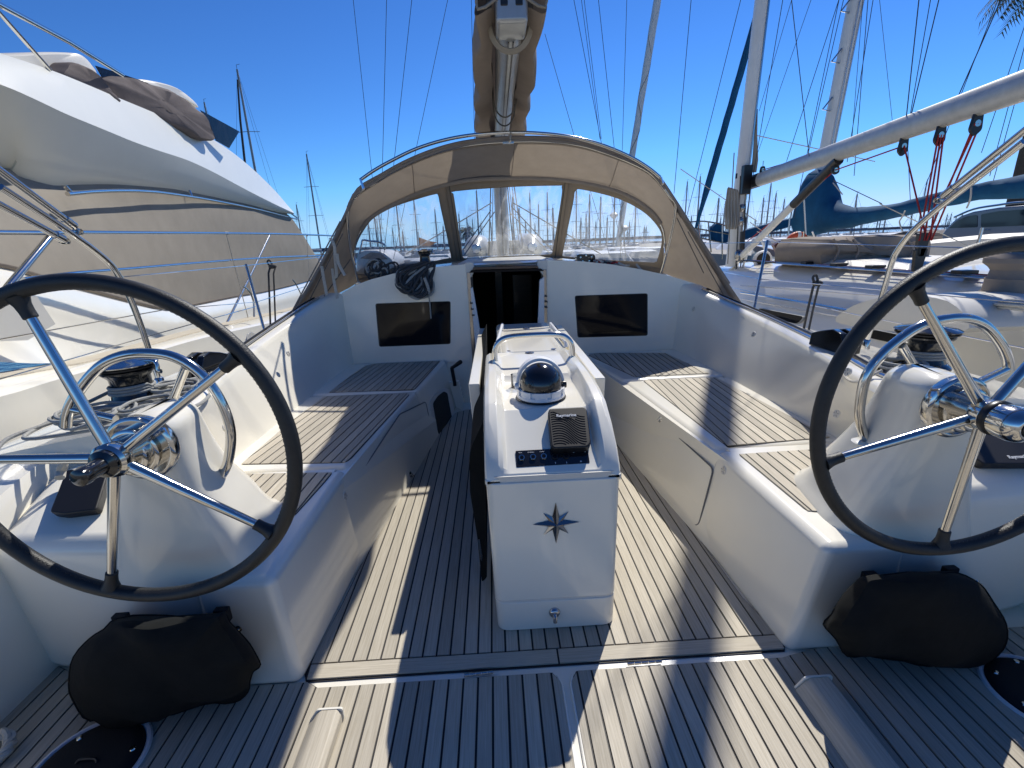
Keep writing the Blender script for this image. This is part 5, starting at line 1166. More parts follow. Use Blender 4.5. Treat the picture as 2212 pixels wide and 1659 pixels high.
loft('gooseneck', [[p + sdv * (.07 * math.cos(2 * math.pi * k / 12)) + uv * (.10 * math.sin(2 * math.pi * k / 12)) for k in range(12)] for p in (b0 - F_ * .12, b0 + F_ * .16)], M['black'], sy)
box('gooseneck_bracket', MB_ + V(-.05, -.2, 1.05), MB_ + V(.08, -.10, 1.45), M['black'], sy, bevel=.01)
v0, v1 = BP(1812, 345), V(3.80, 7.36, 1.02)
tube('vang', [v0, v0.lerp(v1, .35)], .05, M['black'], sy, n=12); tube('vang', [v0.lerp(v1, .12), v1], .045, M['whitepaint'], sy, n=12)
for a in ((1644, 366),): pass
# sail remnant hoisted in the groove
extr('sail_tail', [P(a, b, y=7.36) for a, b in ((1637, 235), (1630, 300), (1626, 350), (1618, 372), (1634, 372), (1638, 345), (1636, 290))], (0, .02, 0), M['canvasy'], sy)
# coiled halyards at the mast
for i in range(7):
    a = 1574 + i * 3; tube('halyard_coil', crv([P(a, 405 + i, y=7.2), P(a - 4, 430, y=7.2), P(a - 6 + i, 480, y=7.18), P(a - 4, 494, y=7.2), P(a + 4, 480, y=7.2), P(a + 4, 430, y=7.2)], 4, True), .012, M['rope'] if i % 2 else M['canvasy'], sy, n=6, cyc=True)
for q, m_, r in (([(1586, 330), (1572, 570)], 'canvasy', .008), ([(1600, 380), (1590, 575)], 'ropeb', .01), ([(1604, 500), (1601, 560)], 'black', .03), ([(1610, 440), (1606, 580)], 'ropeb', .012), ([(1612, 470), (1600, 575), (1598, 620)], 'ropeb', .01), ([(1592, 570), (1580, 660)], 'ropeb', .01)): tube('mast_line', [P(a, b, y=7.25) for a, b in q], r, M[m_], sy, n=5)
for a, b, r in ((1598, 478, .05), (1602, 450, .045), (1597, 552, .07)): v, f = sphere_geo(P(a, b, y=7.25), r, 10, 7, (1, 1, 1.4)); mob('mast_winch', v, f, M['chromedk'], sy, smooth=True)
for a, b, r in ((1583, 470, .03), (1591, 380, .035)): box('mast_slot', P(a, b, y=7.36) - V(.012, 0, r), P(a, b, y=7.36) + V(.012, .01, r), M['black'], sy)
# mainsheet blocks and red tackle
def block(px, l=.085):
    p = BP(*px); g = [extr_geo(rpoly([p + V(-.03, 0, l), p + V(.03, 0, l), p + V(.045, 0, -l * .5), p + V(0, 0, -l), p + V(-.045, 0, -l * .5)], .02), (0, .02, 0))]
    multi('sheet_block', g, M['black'], sy, bevel=.004); tube('shackle', [p + V(0, .01, l), p + V(0, .01, l + .07)], .008, M['steel'], sy, n=6); rev('sheave', [(.022, -.004), (.022, .0)], p, M['steel'], sy, ax=(0, 1, 0), n=12); return p
B1, B2, B3, B4, B5 = block((1953, 315)), block((2033, 291)), block((2112, 266)), block((1806, 367), .05), block((1648, 367), .05)
foot = BP(1996, 520)
for a, b in ((B1, B4), (B4, V(3.9, 7.3, 1.3)), (B1, P(2002, 520, y=foot.y)), (B2, foot), (B2 + V(-.02, 0, 0), foot + V(-.04, 0, 0)), (B2 + V(.02, 0, 0), foot + V(.05, 0, .0)), (B3, P(2040, 420, y=(B3.y + foot.y) / 2)), (B3 + V(.02, 0, 0), foot + V(.06, 0, 0)), (B3 + V(-.02, 0, 0), foot + V(.02, 0, 0)), (B5, P(1790, 325, y=5.9))):
    tube('sheet', [a, b], .0065, M['roper'], sy, n=5)
for dz in (0, .12): 
    p = foot + V(0, 0, -dz); extr('lower_block', rpoly([p + V(-.05, 0, .06), p + V(.05, 0, .06), p + V(.03, 0, -.12), p + V(-.03, 0, -.12)], .02), (0, .03, 0), M['black'], sy)
# stays of this yacht
for q, y, r in ((((1493, 0), (1456, 418)), 9.5, .006), (((1600, 0), (1482, 473)), 9.5, .006), (((1691, 0), (1608, 491)), 7.3, .005), (((1710, 0), (1640, 240)), 8, .004), (((1752, 0), (1637, 330)), 8, .004), (((1710, 0), (1748, 338)), 5.2, .004), (((1886, 0), (1830, 350)), 6, .004), (((1864, 0), (1838, 330)), 6, .003), (((1985, 0), (1958, 252)), 4.2, .004), (((2010, 0), (1965, 255)), 4.2, .003), (((2162, 0), (2070, 208)), 4.0, .004), (((2028, 0), (1968, 250)), 4.2, .004), (((1900, 0), (1928, 265)), 7, .003)):
    a, b = P(*q[0], y=y), P(*q[1], y=y); tube('stay', [a + (a - b) * 1.5, b], r, M['wire'], sy, n=5)
for q, y, m_ in ((((1636, 293), (1890, 349)), 7, 'ropew'), (((1470, 365), (1635, 478)), 7.4, 'ropew'), (((1800, 390), (1905, 440)), 7.4, 'wire'), (((1900, 440), (2150, 560)), 6, 'ropew'), (((1620, 480), (1760, 580)), 7, 'ropew'), (((1635, 500), (1800, 580)), 6.8, 'ropew')): tube('line', [P(*q[0], y=y), P(*q[1], y=y)], .006, M[m_], sy, n=5)
# furled genoa of dark blue and the pale one further off
a, b = P(1627, 62, y=11), P(1503, 492, y=11); tube('furled_sail', [a + (a - b) * 1.2] + [a.lerp(b, u) + V(.004 * math.sin(u * 40), 0, 0) for u in [i / 14 for i in range(15)]], [.07] * 13 + [.05, .04, .03], M['bluecv'], sy, n=10)
# stanchions and hoops on its deck, dorade vent
for a, b in (((1762, 500), (1752, 590)), ((2096, 560), (2110, 470))): pass
tube('stanchion', [P(2104, 560, y=4.6), P(2122, 492, y=4.6)], .014, M['steeld'], sy, n=8); tube('stanchion', [P(1730, 590, y=8), P(1737, 500, y=8)], .012, M['steel'], sy, n=8)
for (a, b, w_, h_) in ((1635, 566, 18, 50), (1722, 575, 0, 0)):
    if w_: tube('mast_hoop', crv([P(a - w_ * 1.8, b + 16, y=7.2), P(a - w_, b - h_ * .5, y=7.2), P(a - w_ * .4, b - h_ * .95, y=7.2), P(a + w_ * .6, b - h_ * .9, y=7.2), P(a + w_, b - h_ * .4, y=7.2), P(a + w_ * 1.1, b + 10, y=7.2)], 5), .018, M['whitepaint'], sy, n=8)
tube('mast_hoop', crv([P(1758, 585, y=6.8), P(1765, 555, y=6.8), P(1785, 552, y=6.8), P(1797, 560, y=6.8), P(1799, 588, y=6.8)], 5), .014, M['whitepaint'], sy, n=8)
p = P(1646, 560, y=7.0); rev('dorade_vent', [(0, -.05), (.07, -.05), (.12, -.06), (.13, -.02), (.12, .03), (.08, .10)], p, M['whitepl'], sy, ax=(.2, 1, 0), n=20); rev('vent_mouth', [(0, -.058), (.095, -.058), (.09, -.05)], p, M['black'], sy, ax=(.2, 1, 0), n=18); tube('vent_stem', [p + V(0, .05, 0), p + V(0, .07, -.22)], .06, M['whitepl'], sy, n=10)
# clutter of tracks, lines and the sliding hatch on its roof
hexa('hatch_garage', [V(3.75, 4.2, 1.03), V(5.2, 4.2, 1.03), V(5.2, 6.2, 1.03), V(3.75, 6.2, 1.03)], [V(3.85, 4.3, 1.09), V(5.1, 4.3, 1.09), V(5.1, 6.0, 1.09), V(3.85, 6.0, 1.09)], M['gelmatt'], sy, bevel=.02)
for i, (x, y0, y1, m_) in enumerate(((3.62, 3.2, 6.9, 'ropeb'), (3.66, 3.3, 6.9, 'rope'), (3.70, 3.2, 7.0, 'steeld'), (3.75, 3.4, 6.9, 'roper'), (3.58, 2.5, 6.0, 'steeld'), (3.80, 2.8, 4.8, 'ropeb'))): tube('deck_line', [V(x, y0, 1.035), V(x + .03, y1, 1.005 + .03)], .009, M[m_], sy, n=5)
for y in (3.6, 3.9, 4.5, 5.0, 5.5): box('deck_fitting', (3.66, y, 1.02), (3.80, y + .10, 1.07), M['black'], sy, bevel=.006)
# cockpit moulding, tan covered winch and its pad at the right edge
blob('cockpit_coaming', [(1960, 688), (1995, 658), (2060, 638), (2130, 629), (2260, 640), (2320, 700), (2200, 712), (2060, 704)], 3.30, .6, M['gelmatt'], .0, sy)
wc = thing('winch_cover', 'tan cloth cover over a winch on the neighbouring yacht at the right edge', 'winch cover', P(2170, 640, x=3.3))
c = P(2172, 640, x=3.35); s_ = .0031
rev('cover', [(.150, 0), (.148, .02), (.125, .035), (.12, .10), (.125, .115), (.11, .13), (.105, .17), (.12, .19), (.15, .215), (.15, .245), (.12, .27), (.05, .275), (0, .275)], c, M['canvasd'], wc, n=28)
t = thing('rope', 'tan rope coiled in the neighbour cockpit below the covered winch', 'rope', P(2200, 680, x=3.0)); ropecoil('coil', P(2205, 672, x=3.0), .09, 4, .010, 'ropew', '', parent=t, seed=2)
# tan covered bundle on its roof
cb = thing('covered_bundle', 'bulky tan canvas bundle lashed down on the roof of the neighbouring yacht', 'bundle', P(1880, 580, y=5.6))
pix = [(1782, 578), (1779, 555), (1782, 535), (1795, 520), (1808, 513), (1880, 510), (1953, 507), (2000, 508), (2018, 514), (2023, 526), (2020, 548), (2011, 566), (1995, 578), (1900, 588), (1840, 590), (1800, 586)]
pts = crv([P(a, b, y=5.3) for a, b in pix], 4, True); c = sum(pts, V(0, 0, 0)) / len(pts); secs = []
for dy, k in ((0, .2), (0, .7), (.0, .90), (.06, .98), (.25, 1.0), (.7, 1.0), (1.0, .96), (1.02, .3)):
    secs.append([c + (p - c) * k + V(0, dy, 0) + V(.03, .09, .03) * (noise.noise(V(p.x * 3.2, p.z * 3.5 + dy, dy * 2)) + .9 * (.3 - abs(noise.noise(V(p.x * 6, p.z * 3, dy * 3))))) for p in pts])
loft('cover', secs, M['canvasd'], cb, smooth=True)
for a in (1800, 1843, 1960): tube('fold', crv([P(a, 516, y=5.28), P(a + 12, 540, y=5.26), P(a + 2, 565, y=5.26), P(a + 8, 584, y=5.28)], 5), .012, M['canvasd'], cb, n=6)
# lifebuoy and fender
lb = thing('lifebuoy', 'orange horseshoe lifebuoy with reflective bands on the boat behind the boom', 'lifebuoy', P(1719, 540, y=8.6))
c = P(1719, 540, y=8.6); tube('ring', crv([c + V(.19 * math.cos(a), 0, .26 * math.sin(a)) for a in [math.radians(-65 + 31 * k) for k in range(11)]], 4), .062, M['orange'], lb, n=12)
for a in (20, 160, 90): 
    d = V(.19 * math.cos(math.radians(a)), 0, .26 * math.sin(math.radians(a))); tt = V(-d.z, 0, d.x).normalized(); tube('band', [c + d - tt * .03, c + d + tt * .03], .065, M['printw'], lb, n=12)
v, f = sphere_geo(P(1700, 548, y=8.2), .098, 18, 12, (1, 1, 1.15)); setp(mob('fender', v, f, M['bouy'], None, smooth=True), 'round white fender in front of the orange lifebuoy', 'fender')
# ================================================================== THIRD BOAT with the blue sail cover
tb = thing('sailing_yacht', 'older sailing yacht with red-brown gunwale and weathered mast with steps, behind the neighbour', 'sailing yacht', (6.5, 8, -1))
a, b = P(1745, 520, y=9.5), P(1788, 313, y=9.5); d = (P(1849, 0, y=9.5) - b).normalized()
pts = [a, b, P(1849, 0, y=9.5), P(1849, 0, y=9.5) + d * 6]
loft('mast', [[p + V(.115 * math.cos(2 * math.pi * k / 14), .15 * math.sin(2 * math.pi * k / 14), 0) for k in range(14)] for p in pts], M['whitepaint'], tb, smooth=True)
for dx in (-.03, .04): tube('mast_groove', [p + V(dx, -.15, 0) for p in pts], .012, M['steeld'], tb, n=5)
for py in (28, 132, 236):
    u = (313 - py) / 313; p = b.lerp(pts[2], u); tube('mast_step', [p + V(-.11, -.05, .22), p + V(-.27, -.06, .02), p + V(-.11, -.05, .0)], .014, M['steeld'], tb, n=6)
hs = []
for y, x0, z in ((1.0, 6.3, .95), (4, 6.1, .93), (7, 6.0, .95), (10, 6.3, 1.0), (13, 7.2, 1.1), (15, 8.2, 1.2)):
    x1 = 16.6 - x0; hs.append([V(x0 + .3, y, -1.3), V(x0, y, 0), V(x0 - .03, y, z - .16), V(x0 - .03, y, z - .15), V(x0 + .05, y, z - .15), V(x1, y, z - .15), V(x1, y, -1.3)])
loft('hull', hs, M['gel'], tb, ring=False, cap=False)
loft('gunwale', [[s[2] + V(-.03, 0, 0), s[2] + V(-.03, 0, .15), s[2] + V(.06, 0, .15), s[2] + V(.06, 0, 0)] for s in hs], M['redbrown'], tb)
loft('deckhouse', [[V(6.7, y, .8), V(6.75, y, 1.22 - k), V(6.9, y, 1.28 - k), V(9.4, y, 1.30 - k), V(9.5, y, .8)] for y, k in ((2., 0), (6.5, 0), (9, .2), (9.2, .45))], M['gelmatt'], tb, ring=True)
for y0, y1 in ((2.4, 3.2), (3.6, 4.5), (5.0, 6.0)): extr('house_window', rpoly([V(6.70, y0, .93), V(6.70, y1, .93), V(6.735, y1, 1.15), V(6.735, y0, 1.15)], .08), (-.02, 0, 0), M['glassdk'], tb)
extr('board', [P(x, y, y=9) for x, y in ((1672, 530), (1686, 520), (1728, 517), (1745, 530), (1742, 560), (1690, 562))], (0, .1, 0), M['redbrown'], tb)
for (a_, b_, y) in (((1700, 560), (1690, 592), 8.5), ((1706, 470), (1700, 545), 9.5), ((1737, 430), (1744, 560), 8.8), ((1755, 500), (1790, 590), 8.0)): tube('deck_pole', [P(*a_, y=y), P(*b_, y=y)], .015, M['steeld'], tb, n=6)
# rolled sail cover: deep collar at the mast, long roll along the boom
sc3 = thing('sail_cover', 'dark blue canvas sail cover laced along the boom of the boat on the right', 'sail cover', P(1760, 510, x=6.2))
up = [(1735, 440), (1753, 372), (1786, 371), (1797, 392), (1804, 429), (1830, 444), (1873, 447), (1953, 436), (2062, 407), (2140, 391), (2212, 378), (2400, 345)]
lo = [(1730, 512), (1736, 510), (1760, 508), (1778, 504), (1800, 498), (1844, 490), (1900, 478), (1990, 458), (2060, 443), (2130, 431), (2212, 428), (2400, 410)]
secs = []
U = crv([P(a, b, x=6.2) for a, b in up], 5); L_ = crv([P(a, b, x=6.2) for a, b in lo], 5)
for i, (u, l) in enumerate(zip(U, L_)):
    r_ = []
    H2 = (u - l).length / 2; c = (u + l) / 2; th = min(.22, H2 * .8)
    for k in range(16):
        an = 2 * math.pi * k / 16; fz = .018 * noise.noise(V(c.y * 4, math.sin(an) * 2, math.cos(an)))
        r_.append(c + (u - c) * math.sin(an) + V((th + fz) * math.cos(an), 0, fz))
    secs.append(r_)
loft('cover', secs, M['bluecv'], sc3, smooth=True)
tube('collar_tie', [P(1748, 376, x=6.0), P(1790, 374, x=6.0)], .02, M['bluecv'], sc3, n=6)
for q in ([(1955, 455), (1948, 470), (1943, 480), (1950, 500)], [(2098, 405), (2096, 430), (2088, 450)], [(1800, 395), (1820, 420)]): tube('lacing', crv([P(a, b, x=5.95) for a, b in q], 4), .010, M['ropew'], sc3, n=5)
for q in (((1812, 0), (1699, 349)), ((1822, 0), (1744, 340)), ((1800, 60), (1715, 470)), ((1875, 0), (1845, 380)), ((2212, 60), (2120, 330)), ((2240, 0), (2138, 380)), ((2212, 150), (2135, 430)), ((2140, 40), (2000, 400)), ((1960, 300), (1970, 505)), ((1850, 440), (1840, 560))):
    a, b = P(*q[0], y=9), P(*q[1], y=9); tube('stay', [a + (a - b) * (1.0 if q[0][1] < 70 else 0), b], .006, M['wire'], tb, n=5)
# small covered boom further off, left of the neighbour's mast
fb = thing('sail_cover', 'small dark blue sail cover on a boom seen past the foot of the mast', 'sail cover', P(1560, 510, y=16))
for nm, q in (('cover', [(1538, 500), (1543, 488), (1552, 480), (1560, 482), (1566, 500), (1600, 500), (1650, 486), (1700, 474), (1727, 468), (1730, 480), (1700, 492), (1650, 506), (1600, 520), (1565, 524), (1548, 522), (1540, 514)]),):
    extr(nm, [P(a, b, y=16) for a, b in crv([V(a, b, 0) for a, b in q], 2, True) for a, b in ((a, b),)] if False else [P(a, b, y=16) for a, b in q], (0, .3, 0), M['bluecv'], fb, bevel=.04)
# lifting arch rails of a boat between
t = thing('pushpit_rail', 'stainless pushpit rails of a boat seen between sprayhood and mast', 'rail', P(1530, 520, y=14))
for q in ([(1489, 480), (1520, 478), (1560, 485), (1585, 497)], [(1492, 492), (1530, 498), (1580, 507)], [(1505, 512), (1560, 524), (1590, 527)], [(1508, 480), (1514, 530)], [(1530, 478), (1536, 545)], [(1560, 486), (1560, 560)]): tube('rail', crv([P(a, b, y=14) for a, b in q], 3), .02, M['chromedk'], t, n=6)

# ================================================================== quay on the right: wall, car, palm
quay = struct(box('quay', (13.0, -30, -1.3), (80, 90, .35), M['concrete']))
qw = []
for i in range(26):
    y = -6 + i * 2.2; h = 2.05 + .8 * noise.noise(V(i * .4, 3, 1)) + (-.04 * max(0, i - 10)) - (1.3 if i > 9 else 0); qw.append([V(21 + .3 * noise.noise(V(i * .9, 0, j * .8)) + .1 * j, y, .3 + h * j / 6 + (.12 * noise.noise(V(i, j * 2, 5)) if j else 0)) for j in range(7)] + [V(30, y, .3 + h)])
setp(loft('stone_wall', qw, M['stone'], None, ring=False, cap=False), 'dark rough stone wall behind the parked car on the quay', 'wall')
car = thing('parked_car', 'dark blue-grey people carrier with roof rail parked on the quay at the right edge', 'car', (15, 5.6, .35))
cxl = 14.2; s3 = lambda a, b: P(a, b, x=cxl)
hull = [(2035, 530), (2035, 505), (2043, 494), (2058, 478), (2075, 466), (2101, 457), (2155, 448), (2212, 443), (2420, 440), (2440, 470), (2450, 540)]
pb = [s3(a, b) for a, b in hull]; zmin = .55; pb[0].z = zmin; pb[-1].z = zmin
extr('body', pb, (1.8, 0, 0), M['carpaint'], car, bevel=.05, seg=3)
for q in ([(2050, 493), (2068, 477), (2090, 467), (2112, 464), (2112, 491)], [(2120, 491), (2120, 463), (2160, 456), (2218, 452), (2218, 487)], [(2226, 487), (2226, 452), (2330, 450), (2330, 484)]):
    extr('side_window', rpoly([s3(a, b) + V(-.012, 0, 0) for a, b in q], .05), (.02, 0, 0), M['glassdk'], car)
tube('roof_rail', crv([s3(a, b) + V(.02, 0, .04) for a, b in ((2060, 472), (2101, 455), (2155, 446), (2212, 440), (2380, 438))], 4), .03, M['steel'], car, n=8)
for q in ((2075, 540), (2350, 540)): p = s3(*q); rev('wheel', [(0, -.02), (.20, -.02), (.32, 0), (.33, .1), (.33, .2)], V(cxl, p.y, .68), M['tyre'], car, ax=(1, 0, 0), n=24)
tube('door_handle', [s3(2128, 497) + V(-.02, 0, 0), s3(2140, 496) + V(-.02, 0, 0)], .015, M['steeld'], car, n=6)
def palm(c, h, n, L_, r, label, seed):
    rnd = random.Random(seed); t = thing('palm_tree', label, 'palm tree', c, 'palm trees'); c = Vector(c)
    tube('trunk', [c + V(.02 * math.sin(k), 0, h * k / 8) for k in range(9)], [r * (1.15 - .04 * k) for k in range(9)], M['bark'], t, n=10)
    tp_ = c + V(0, 0, h); vs, fs = [], []
    for i in range(n):
        a = 2 * math.pi * i / n + rnd.uniform(-.2, .2); el = rnd.uniform(-.5, 1.25); d = V(math.cos(a) * math.cos(el), math.sin(a) * math.cos(el), math.sin(el)); P0 = tp_; pts = []
        for k in range(9):
            u = k / 8; pts.append(tp_ + d * L_ * u + V(0, 0, -.62 * L_ * u * u))
        for k in range(8):
            p, q = pts[k], pts[k + 1]; dirv = (q - p).normalized(); sd_ = dirv.cross(V(0, 0, 1)); sd_ = sd_.normalized() if sd_.length > .01 else V(1, 0, 0); ll = L_ * .30 * math.sin(math.pi * (k + 1) / 9.5) + .02 * L_
            for sg in (-1, 1):
                for j in range(4):
                    b0 = p.lerp(q, j / 4); b1 = b0 + dirv * .028 * L_; tip = b0 + (sd_ * sg + dirv * .6 + V(0, 0, -.55)).normalized() * ll; o = len(vs); vs += [b0, b1, tip]; fs.append((o, o + 1, o + 2))
            o = len(vs); vs += [p + V(0, 0, .008 * L_), p - V(0, 0, .008 * L_), q]; fs.append((o, o + 1, o + 2))
    mob('crown', vs, fs, M['palm'], t)
palm(P(2345, -150, y=14) + V(0, 0, -10.5), 10.5, 80, 1.75, .2, 'tall palm tree whose fronds hang into the top right corner', 3)
palm(P(1008, 498, y=95) - V(0, 0, 6.0), 6.0, 40, 2.2, .45, 'small distant palm tree seen through the middle sprayhood window', 4)

# unseen quay behind the helm, added to bounce warm sunlight onto aft-facing surfaces
struct(box('quay', (-80, -45, -1.4), (12.9, -3.4, .30), M['concrete']))
# ================================================================== far side of the harbour
farq = struct(box('breakwater', (-260, 150, -1.4), (330, 160, .15), M['concrete']))
hills = struct(loft('hills', [[V(-700 + 40 * i, 900, -2), V(-700 + 40 * i, 905, 2.0 + 3.0 * (.5 + noise.noise(V(i * .35, 0, 0))))] for i in range(41)], mat('hill', (.07, .10, .13), .9), None, ring=False, cap=False))
def far_boat(px, py, dist, lab, grp, seed, cover='farcover', leanx=0., lw=1.):
    rnd = random.Random(seed); tp_ = P(px, py, y=dist); H_ = tp_.z - .2; L_ = max(7., H_ * .85); c = V(tp_.x, dist, 0)
    t = thing('sailing_boat', lab, 'sailing boat', V(c.x, dist, -1.15), grp)
    w_ = L_ * .15; hs = []
    for u, k, z in ((-.5, .75, .15), (-.2, 1, .10), (.15, .95, .18), (.38, .6, .3), (.5, .06, .45)):
        y = dist + u * L_; hs.append([V(c.x - w_ * k * .7, y, -1.2), V(c.x - w_ * k, y, z), V(c.x - w_ * k * .9, y, z + .03), V(c.x + w_ * k * .9, y, z + .03), V(c.x + w_ * k, y, z), V(c.x + w_ * k * .7, y, -1.2)])
    loft('hull', hs, M['farhull'], t); box('cabin', (c.x - w_ * .55, dist - .1 * L_, z * 0 + .1), (c.x + w_ * .55, dist + .25 * L_, .62), M['farhull'], t, bevel=.1)
    tube('mast', [V(c.x, dist, .2), V(c.x + leanx * .5, dist, H_ * .5), tp_], [.085 * lw + dist * .0004] * 2 + [.06 * lw + dist * .0004], M['farmast'], t, n=6)
    tube('boom_cover', [V(c.x, dist - .1, 1.35), V(c.x, dist - .36 * L_, 1.45)], [.2, .13], M[cover], t, n=7)
    g = []
    for s in (-1, 1):
        g.append(tube_geo([tp_ + V(0, 0, -.2), V(c.x + s * w_ * .9, dist, .2)], .004 + dist * .00014, 3))
    g.append(tube_geo([tp_, V(c.x, dist + L_ * .48, .5)], .004 + dist * .00014, 3)); g.append(tube_geo([tp_, V(c.x, dist - L_ * .48, .3)], .004 + dist * .00014, 3))
    multi('stays', g, M['wire'], t)['kind'] = 'stuff'
    for k in (.45, .72): tube('spreader', [V(c.x - .9, dist, H_ * k), V(c.x, dist, H_ * k + .04), V(c.x + .9, dist, H_ * k)], .02 + dist * .0002, M['farmast'], t, n=4)
    tube('masthead_vane', [tp_, tp_ + V(0, 0, .3), tp_ + V(.25, 0, .35)], .01 + dist * .0002, M['black'], t, n=4)
    return t
k = 0
G1 = 'distant sailing boats across the harbour'
spec = [(512, 150, 42, 'tall sailing boat whose mast stands well above the motor yacht bow on the left', None), (441, 221, 60, 'sailing boat whose mast top pokes above the smoked flybridge screen', None), (662, 333, 62, 'sailing boat with slim mast midway between motor yacht and sprayhood', None), (640, 442, 88, 'small distant sailing boat just right of the motor yacht bow', None)]
for a, b, d, l, g in spec: far_boat(a, b, d, l, g, k); k += 1
t = thing('furled_sail', 'dark furled headsail beside the tall mast above the motor yacht', 'sail', P(525, 330, y=41)); tube('sail', [P(513, 172, y=41), P(519, 260, y=41), P(529, 352, y=41), P(540, 480, y=41)], [.06, .08, .09, .09], M['ropeb'], t, n=7)
left_w = [(795, 480), (808, 462), (815, 440), (851, 395), (893, 425), (939, 452), (957, 489), (870, 500)]
mid_w = [(991, 462), (1008, 470), (1029, 412), (1107, 425), (1121, 450), (1144, 416), (1163, 441), (1182, 415), (1194, 449), (1060, 480), (1135, 478)]
right_w = [(1245, 400), (1266, 461), (1274, 420), (1298, 425), (1329, 400), (1374, 430), (1255, 470), (1312, 470), (1360, 480), (1392, 490)]
open_r = [(1485, 392), (1513, 381), (1553, 428), (1568, 434), (1622, 399), (1650, 427), (1666, 396), (1677, 417), (1695, 430), (1711, 450), (1852, 419), (1913, 472), (2003, 390)]
ORD = ['first', 'second', 'third', 'fourth', 'fifth', 'sixth', 'seventh', 'eighth', 'ninth', 'tenth', 'eleventh', 'twelfth', 'thirteenth']
for lst, lab, grp in ((left_w, 'through the left sprayhood window', 'sailing boats behind the left window'), (mid_w, 'through the middle sprayhood window', 'sailing boats behind the middle window'), (right_w, 'through the right sprayhood window', 'sailing boats behind the right window'), (open_r, 'right of the sprayhood', 'sailing boats right of the sprayhood')):
    for i_, (a, b) in enumerate(sorted(lst)): far_boat(a, b, random.uniform(48, 95), 'distant sailing boat %s, its mast the %s from the left' % (lab, ORD[i_]), grp, k, leanx=random.uniform(-.1, .1)); k += 1
rnd = random.Random(12)
for i in range(60):
    a = rnd.uniform(1490, 2080) if i < 44 else rnd.uniform(790, 1420); far_boat(a, rnd.uniform(448, 488) + (1500 - a) * .035 + (8 if a < 1500 else 14), rnd.uniform(100, 140), 'very distant sailing boat whose mast is one of the short far ones along the horizon', 'very distant boats along the far pontoons', 200 + i, lw=.9)
# pale furled genoa on a forestay rising to the right of the mast
t = thing('furled_sail', 'pale twisted furled headsail on a stay to the right of the sprayhood top', 'sail', P(1364, 345, y=19.5))
A, B_ = P(1420, 0, y=19.5), P(1364, 345, y=19.5); C_ = B_ + (B_ - A) * .62
pts = [A + (A - B_) * 1.2, A] + [A.lerp(C_, u) + V(.012 * math.sin(u * 45) * .4, 0, 0) for u in [i / 20 for i in range(1, 21)]]
tube('sail', pts, [.13, .135] + [.14 - .002 * i for i in range(20)], M['whitepaint'], t, n=10)
tube('spiral_edge', [A.lerp(C_, u) + V(.125 * math.cos(u * 26), -.125 * abs(math.sin(u * 26)), 0) for u in [i / 60 for i in range(61)]], .014, M['canvasy'], t, n=5)
# dinghy carried on our foredeck
dg = thing('inflatable_dinghy', 'grey inflatable dinghy on the foredeck, its two tube ends facing aft', 'dinghy', P(1090, 560, y=8.8))
for c_ in ((1029, 538), (1149, 534)):
    c = P(*c_, y=8.6); rev('tube_end', [(0, -.06), (.02, -.06), (.075, -.04), (.08, -.02), (.15, .06), (.225, .22), (.235, .45), (.235, 2.2)], c, M['bouy'], dg, ax=(.0, 1, .02), n=28); rev('end_cap', [(0, -.065), (.07, -.058), (.085, -.03)], c, M['steeld'], dg, ax=(0, 1, 0), n=20)
a, b = P(1053, 521, y=8.9), P(1125, 553, y=8.9); box('transom', (a.x, 8.9, b.z - .1), (b.x, 8.96, a.z), M['gelmatt'], dg, bevel=.02); box('transom_pad', (a.x + .12, 8.88, b.z + .02), (a.x + .40, 8.9, a.z - .14), M['carpaint'], dg); box('transom_pad', (b.x - .25, 8.88, b.z + .02), (b.x - .03, 8.9, a.z - .14), M['carpaint'], dg)
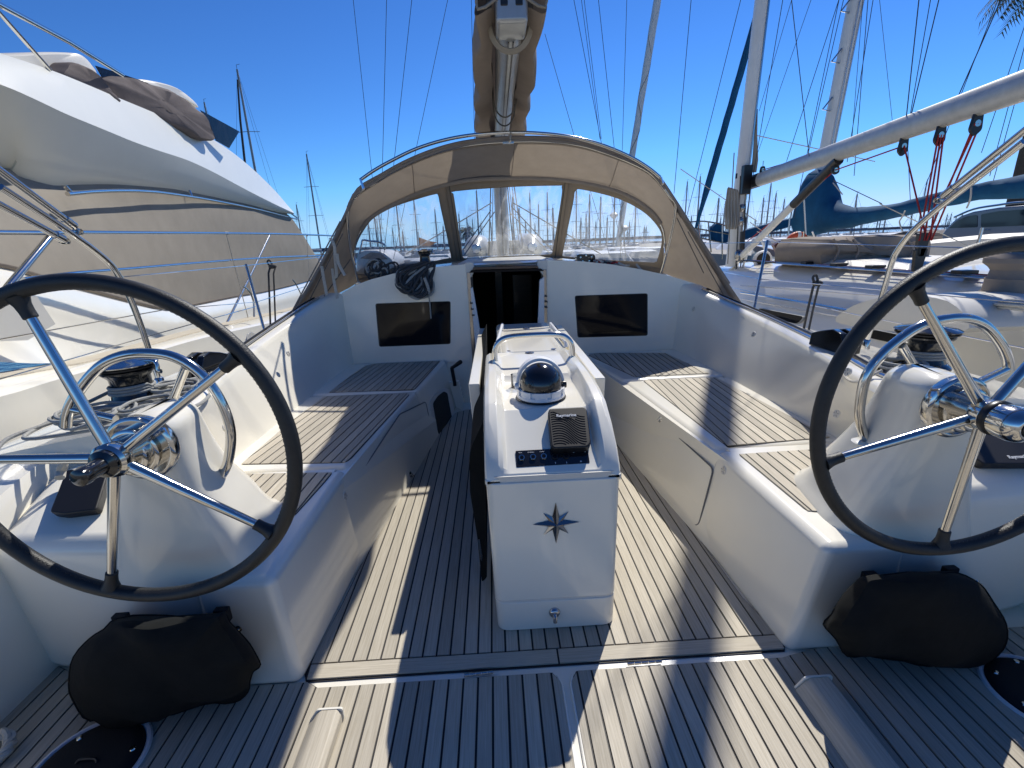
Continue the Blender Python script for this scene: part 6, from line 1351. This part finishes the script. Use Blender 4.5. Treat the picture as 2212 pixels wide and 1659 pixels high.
# motor boat with arch behind the left window
mb2 = thing('motor_boat', 'small motor boat with a stainless arch seen through the left sprayhood window', 'motor boat', P(810, 570, y=24))
q = [(770, 562), (772, 545), (790, 540), (815, 541), (832, 548), (846, 560), (851, 572), (851, 584), (770, 590)]
extr('hull', [P(a, b, y=24) for a, b in q], (0, 3.5, 0), M['farhull'], mb2, bevel=.1); extr('cockpit_glass', [P(a, b, y=23.95) for a, b in ((778, 558), (800, 545), (822, 547), (838, 560), (812, 562))], (0, .05, 0), M['glassdk'], mb2)
tube('arch', crv([P(a, b, y=23.9) for a, b in ((776, 548), (781, 528), (784, 519), (800, 521), (822, 524), (832, 531), (830, 539))], 4), .05, M['steel'], mb2, n=8)
for (c_, lab) in (((1326, 465), 'tall street lamp with a domed head in the harbour behind the right window'), ((1349, 493), 'short street lamp behind the right sprayhood window')):
    p = P(*c_, y=70); t = thing('street_lamp', lab, 'street lamp', V(p.x, 70, 0)); tube('post', [V(p.x, 70, .2), p], .10, M['farmast'], t, n=8); rev('lamp_head', [(.1, -.5), (.55, -.1), (.62, .1), (.3, .35), (0, .4)], p, M['farhull'], t, n=16)
t = thing('flag', 'small orange-yellow flag flying behind the left sprayhood window', 'flag', P(907, 516, y=60)); p = P(904, 512, y=60); tube('staff', [p + V(0, 0, .6), p + V(0, 0, -3)], .05, M['farmast'], t, n=5); extr('cloth', [p, p + V(1.2, 0, -.5), p + V(2.2, 0, -.7), p + V(1.3, 0, -1.1), p + V(0, 0, -1.0)], (0, .02, 0), mat('flagcloth', (.7, .35, .08), .8, trans=.4), t)
# clutter of pontoon boats low in the windows
for i in range(26):
    a = 870 + i * 22 + rnd.uniform(-8, 8)
    if 1000 < a < 1190: continue
    d = rnd.uniform(26, 40); p = P(a, 566, y=d); L_ = rnd.uniform(2.0, 3.5)
    o = loft('moored_boat', [[V(p.x + s * L_ * .5 * k, d + u * 3, z) for s, z in ((-1, -1.2), (-1, .1 + .3 * (u + .5)), (-.6, .5 + .25 * k), (.6, .5 + .25 * k), (1, .1 + .3 * (u + .5)), (1, -1.2))] for u, k in ((-.5, .8), (0, 1), (.35, .7), (.5, .15))], M['farhull'], None, bevel=.04)
    setp(o, 'white boat hull low on the water behind the sprayhood windows', 'boat', 'moored boats low behind the sprayhood windows')
for i in range(16):
    a = 1500 + i * 34 + rnd.uniform(-8, 8); d = rnd.uniform(34, 60); p = P(a, 535, y=d); L_ = rnd.uniform(2.5, 4)
    o = loft('moored_boat', [[V(p.x + s * L_ * .5 * k, d + u * 4, z) for s, z in ((-1, -1.2), (-1, .2 + .3 * (u + .5)), (-.6, .7 + .25 * k), (.6, .7 + .25 * k), (1, .2 + .3 * (u + .5)), (1, -1.2))] for u, k in ((-.5, .8), (0, 1), (.35, .7), (.5, .15))], M['farhull'], None, bevel=.04)
    setp(o, 'white boat hull low on the water beyond the two yachts on the right', 'boat', 'moored boats beyond the yachts on the right')
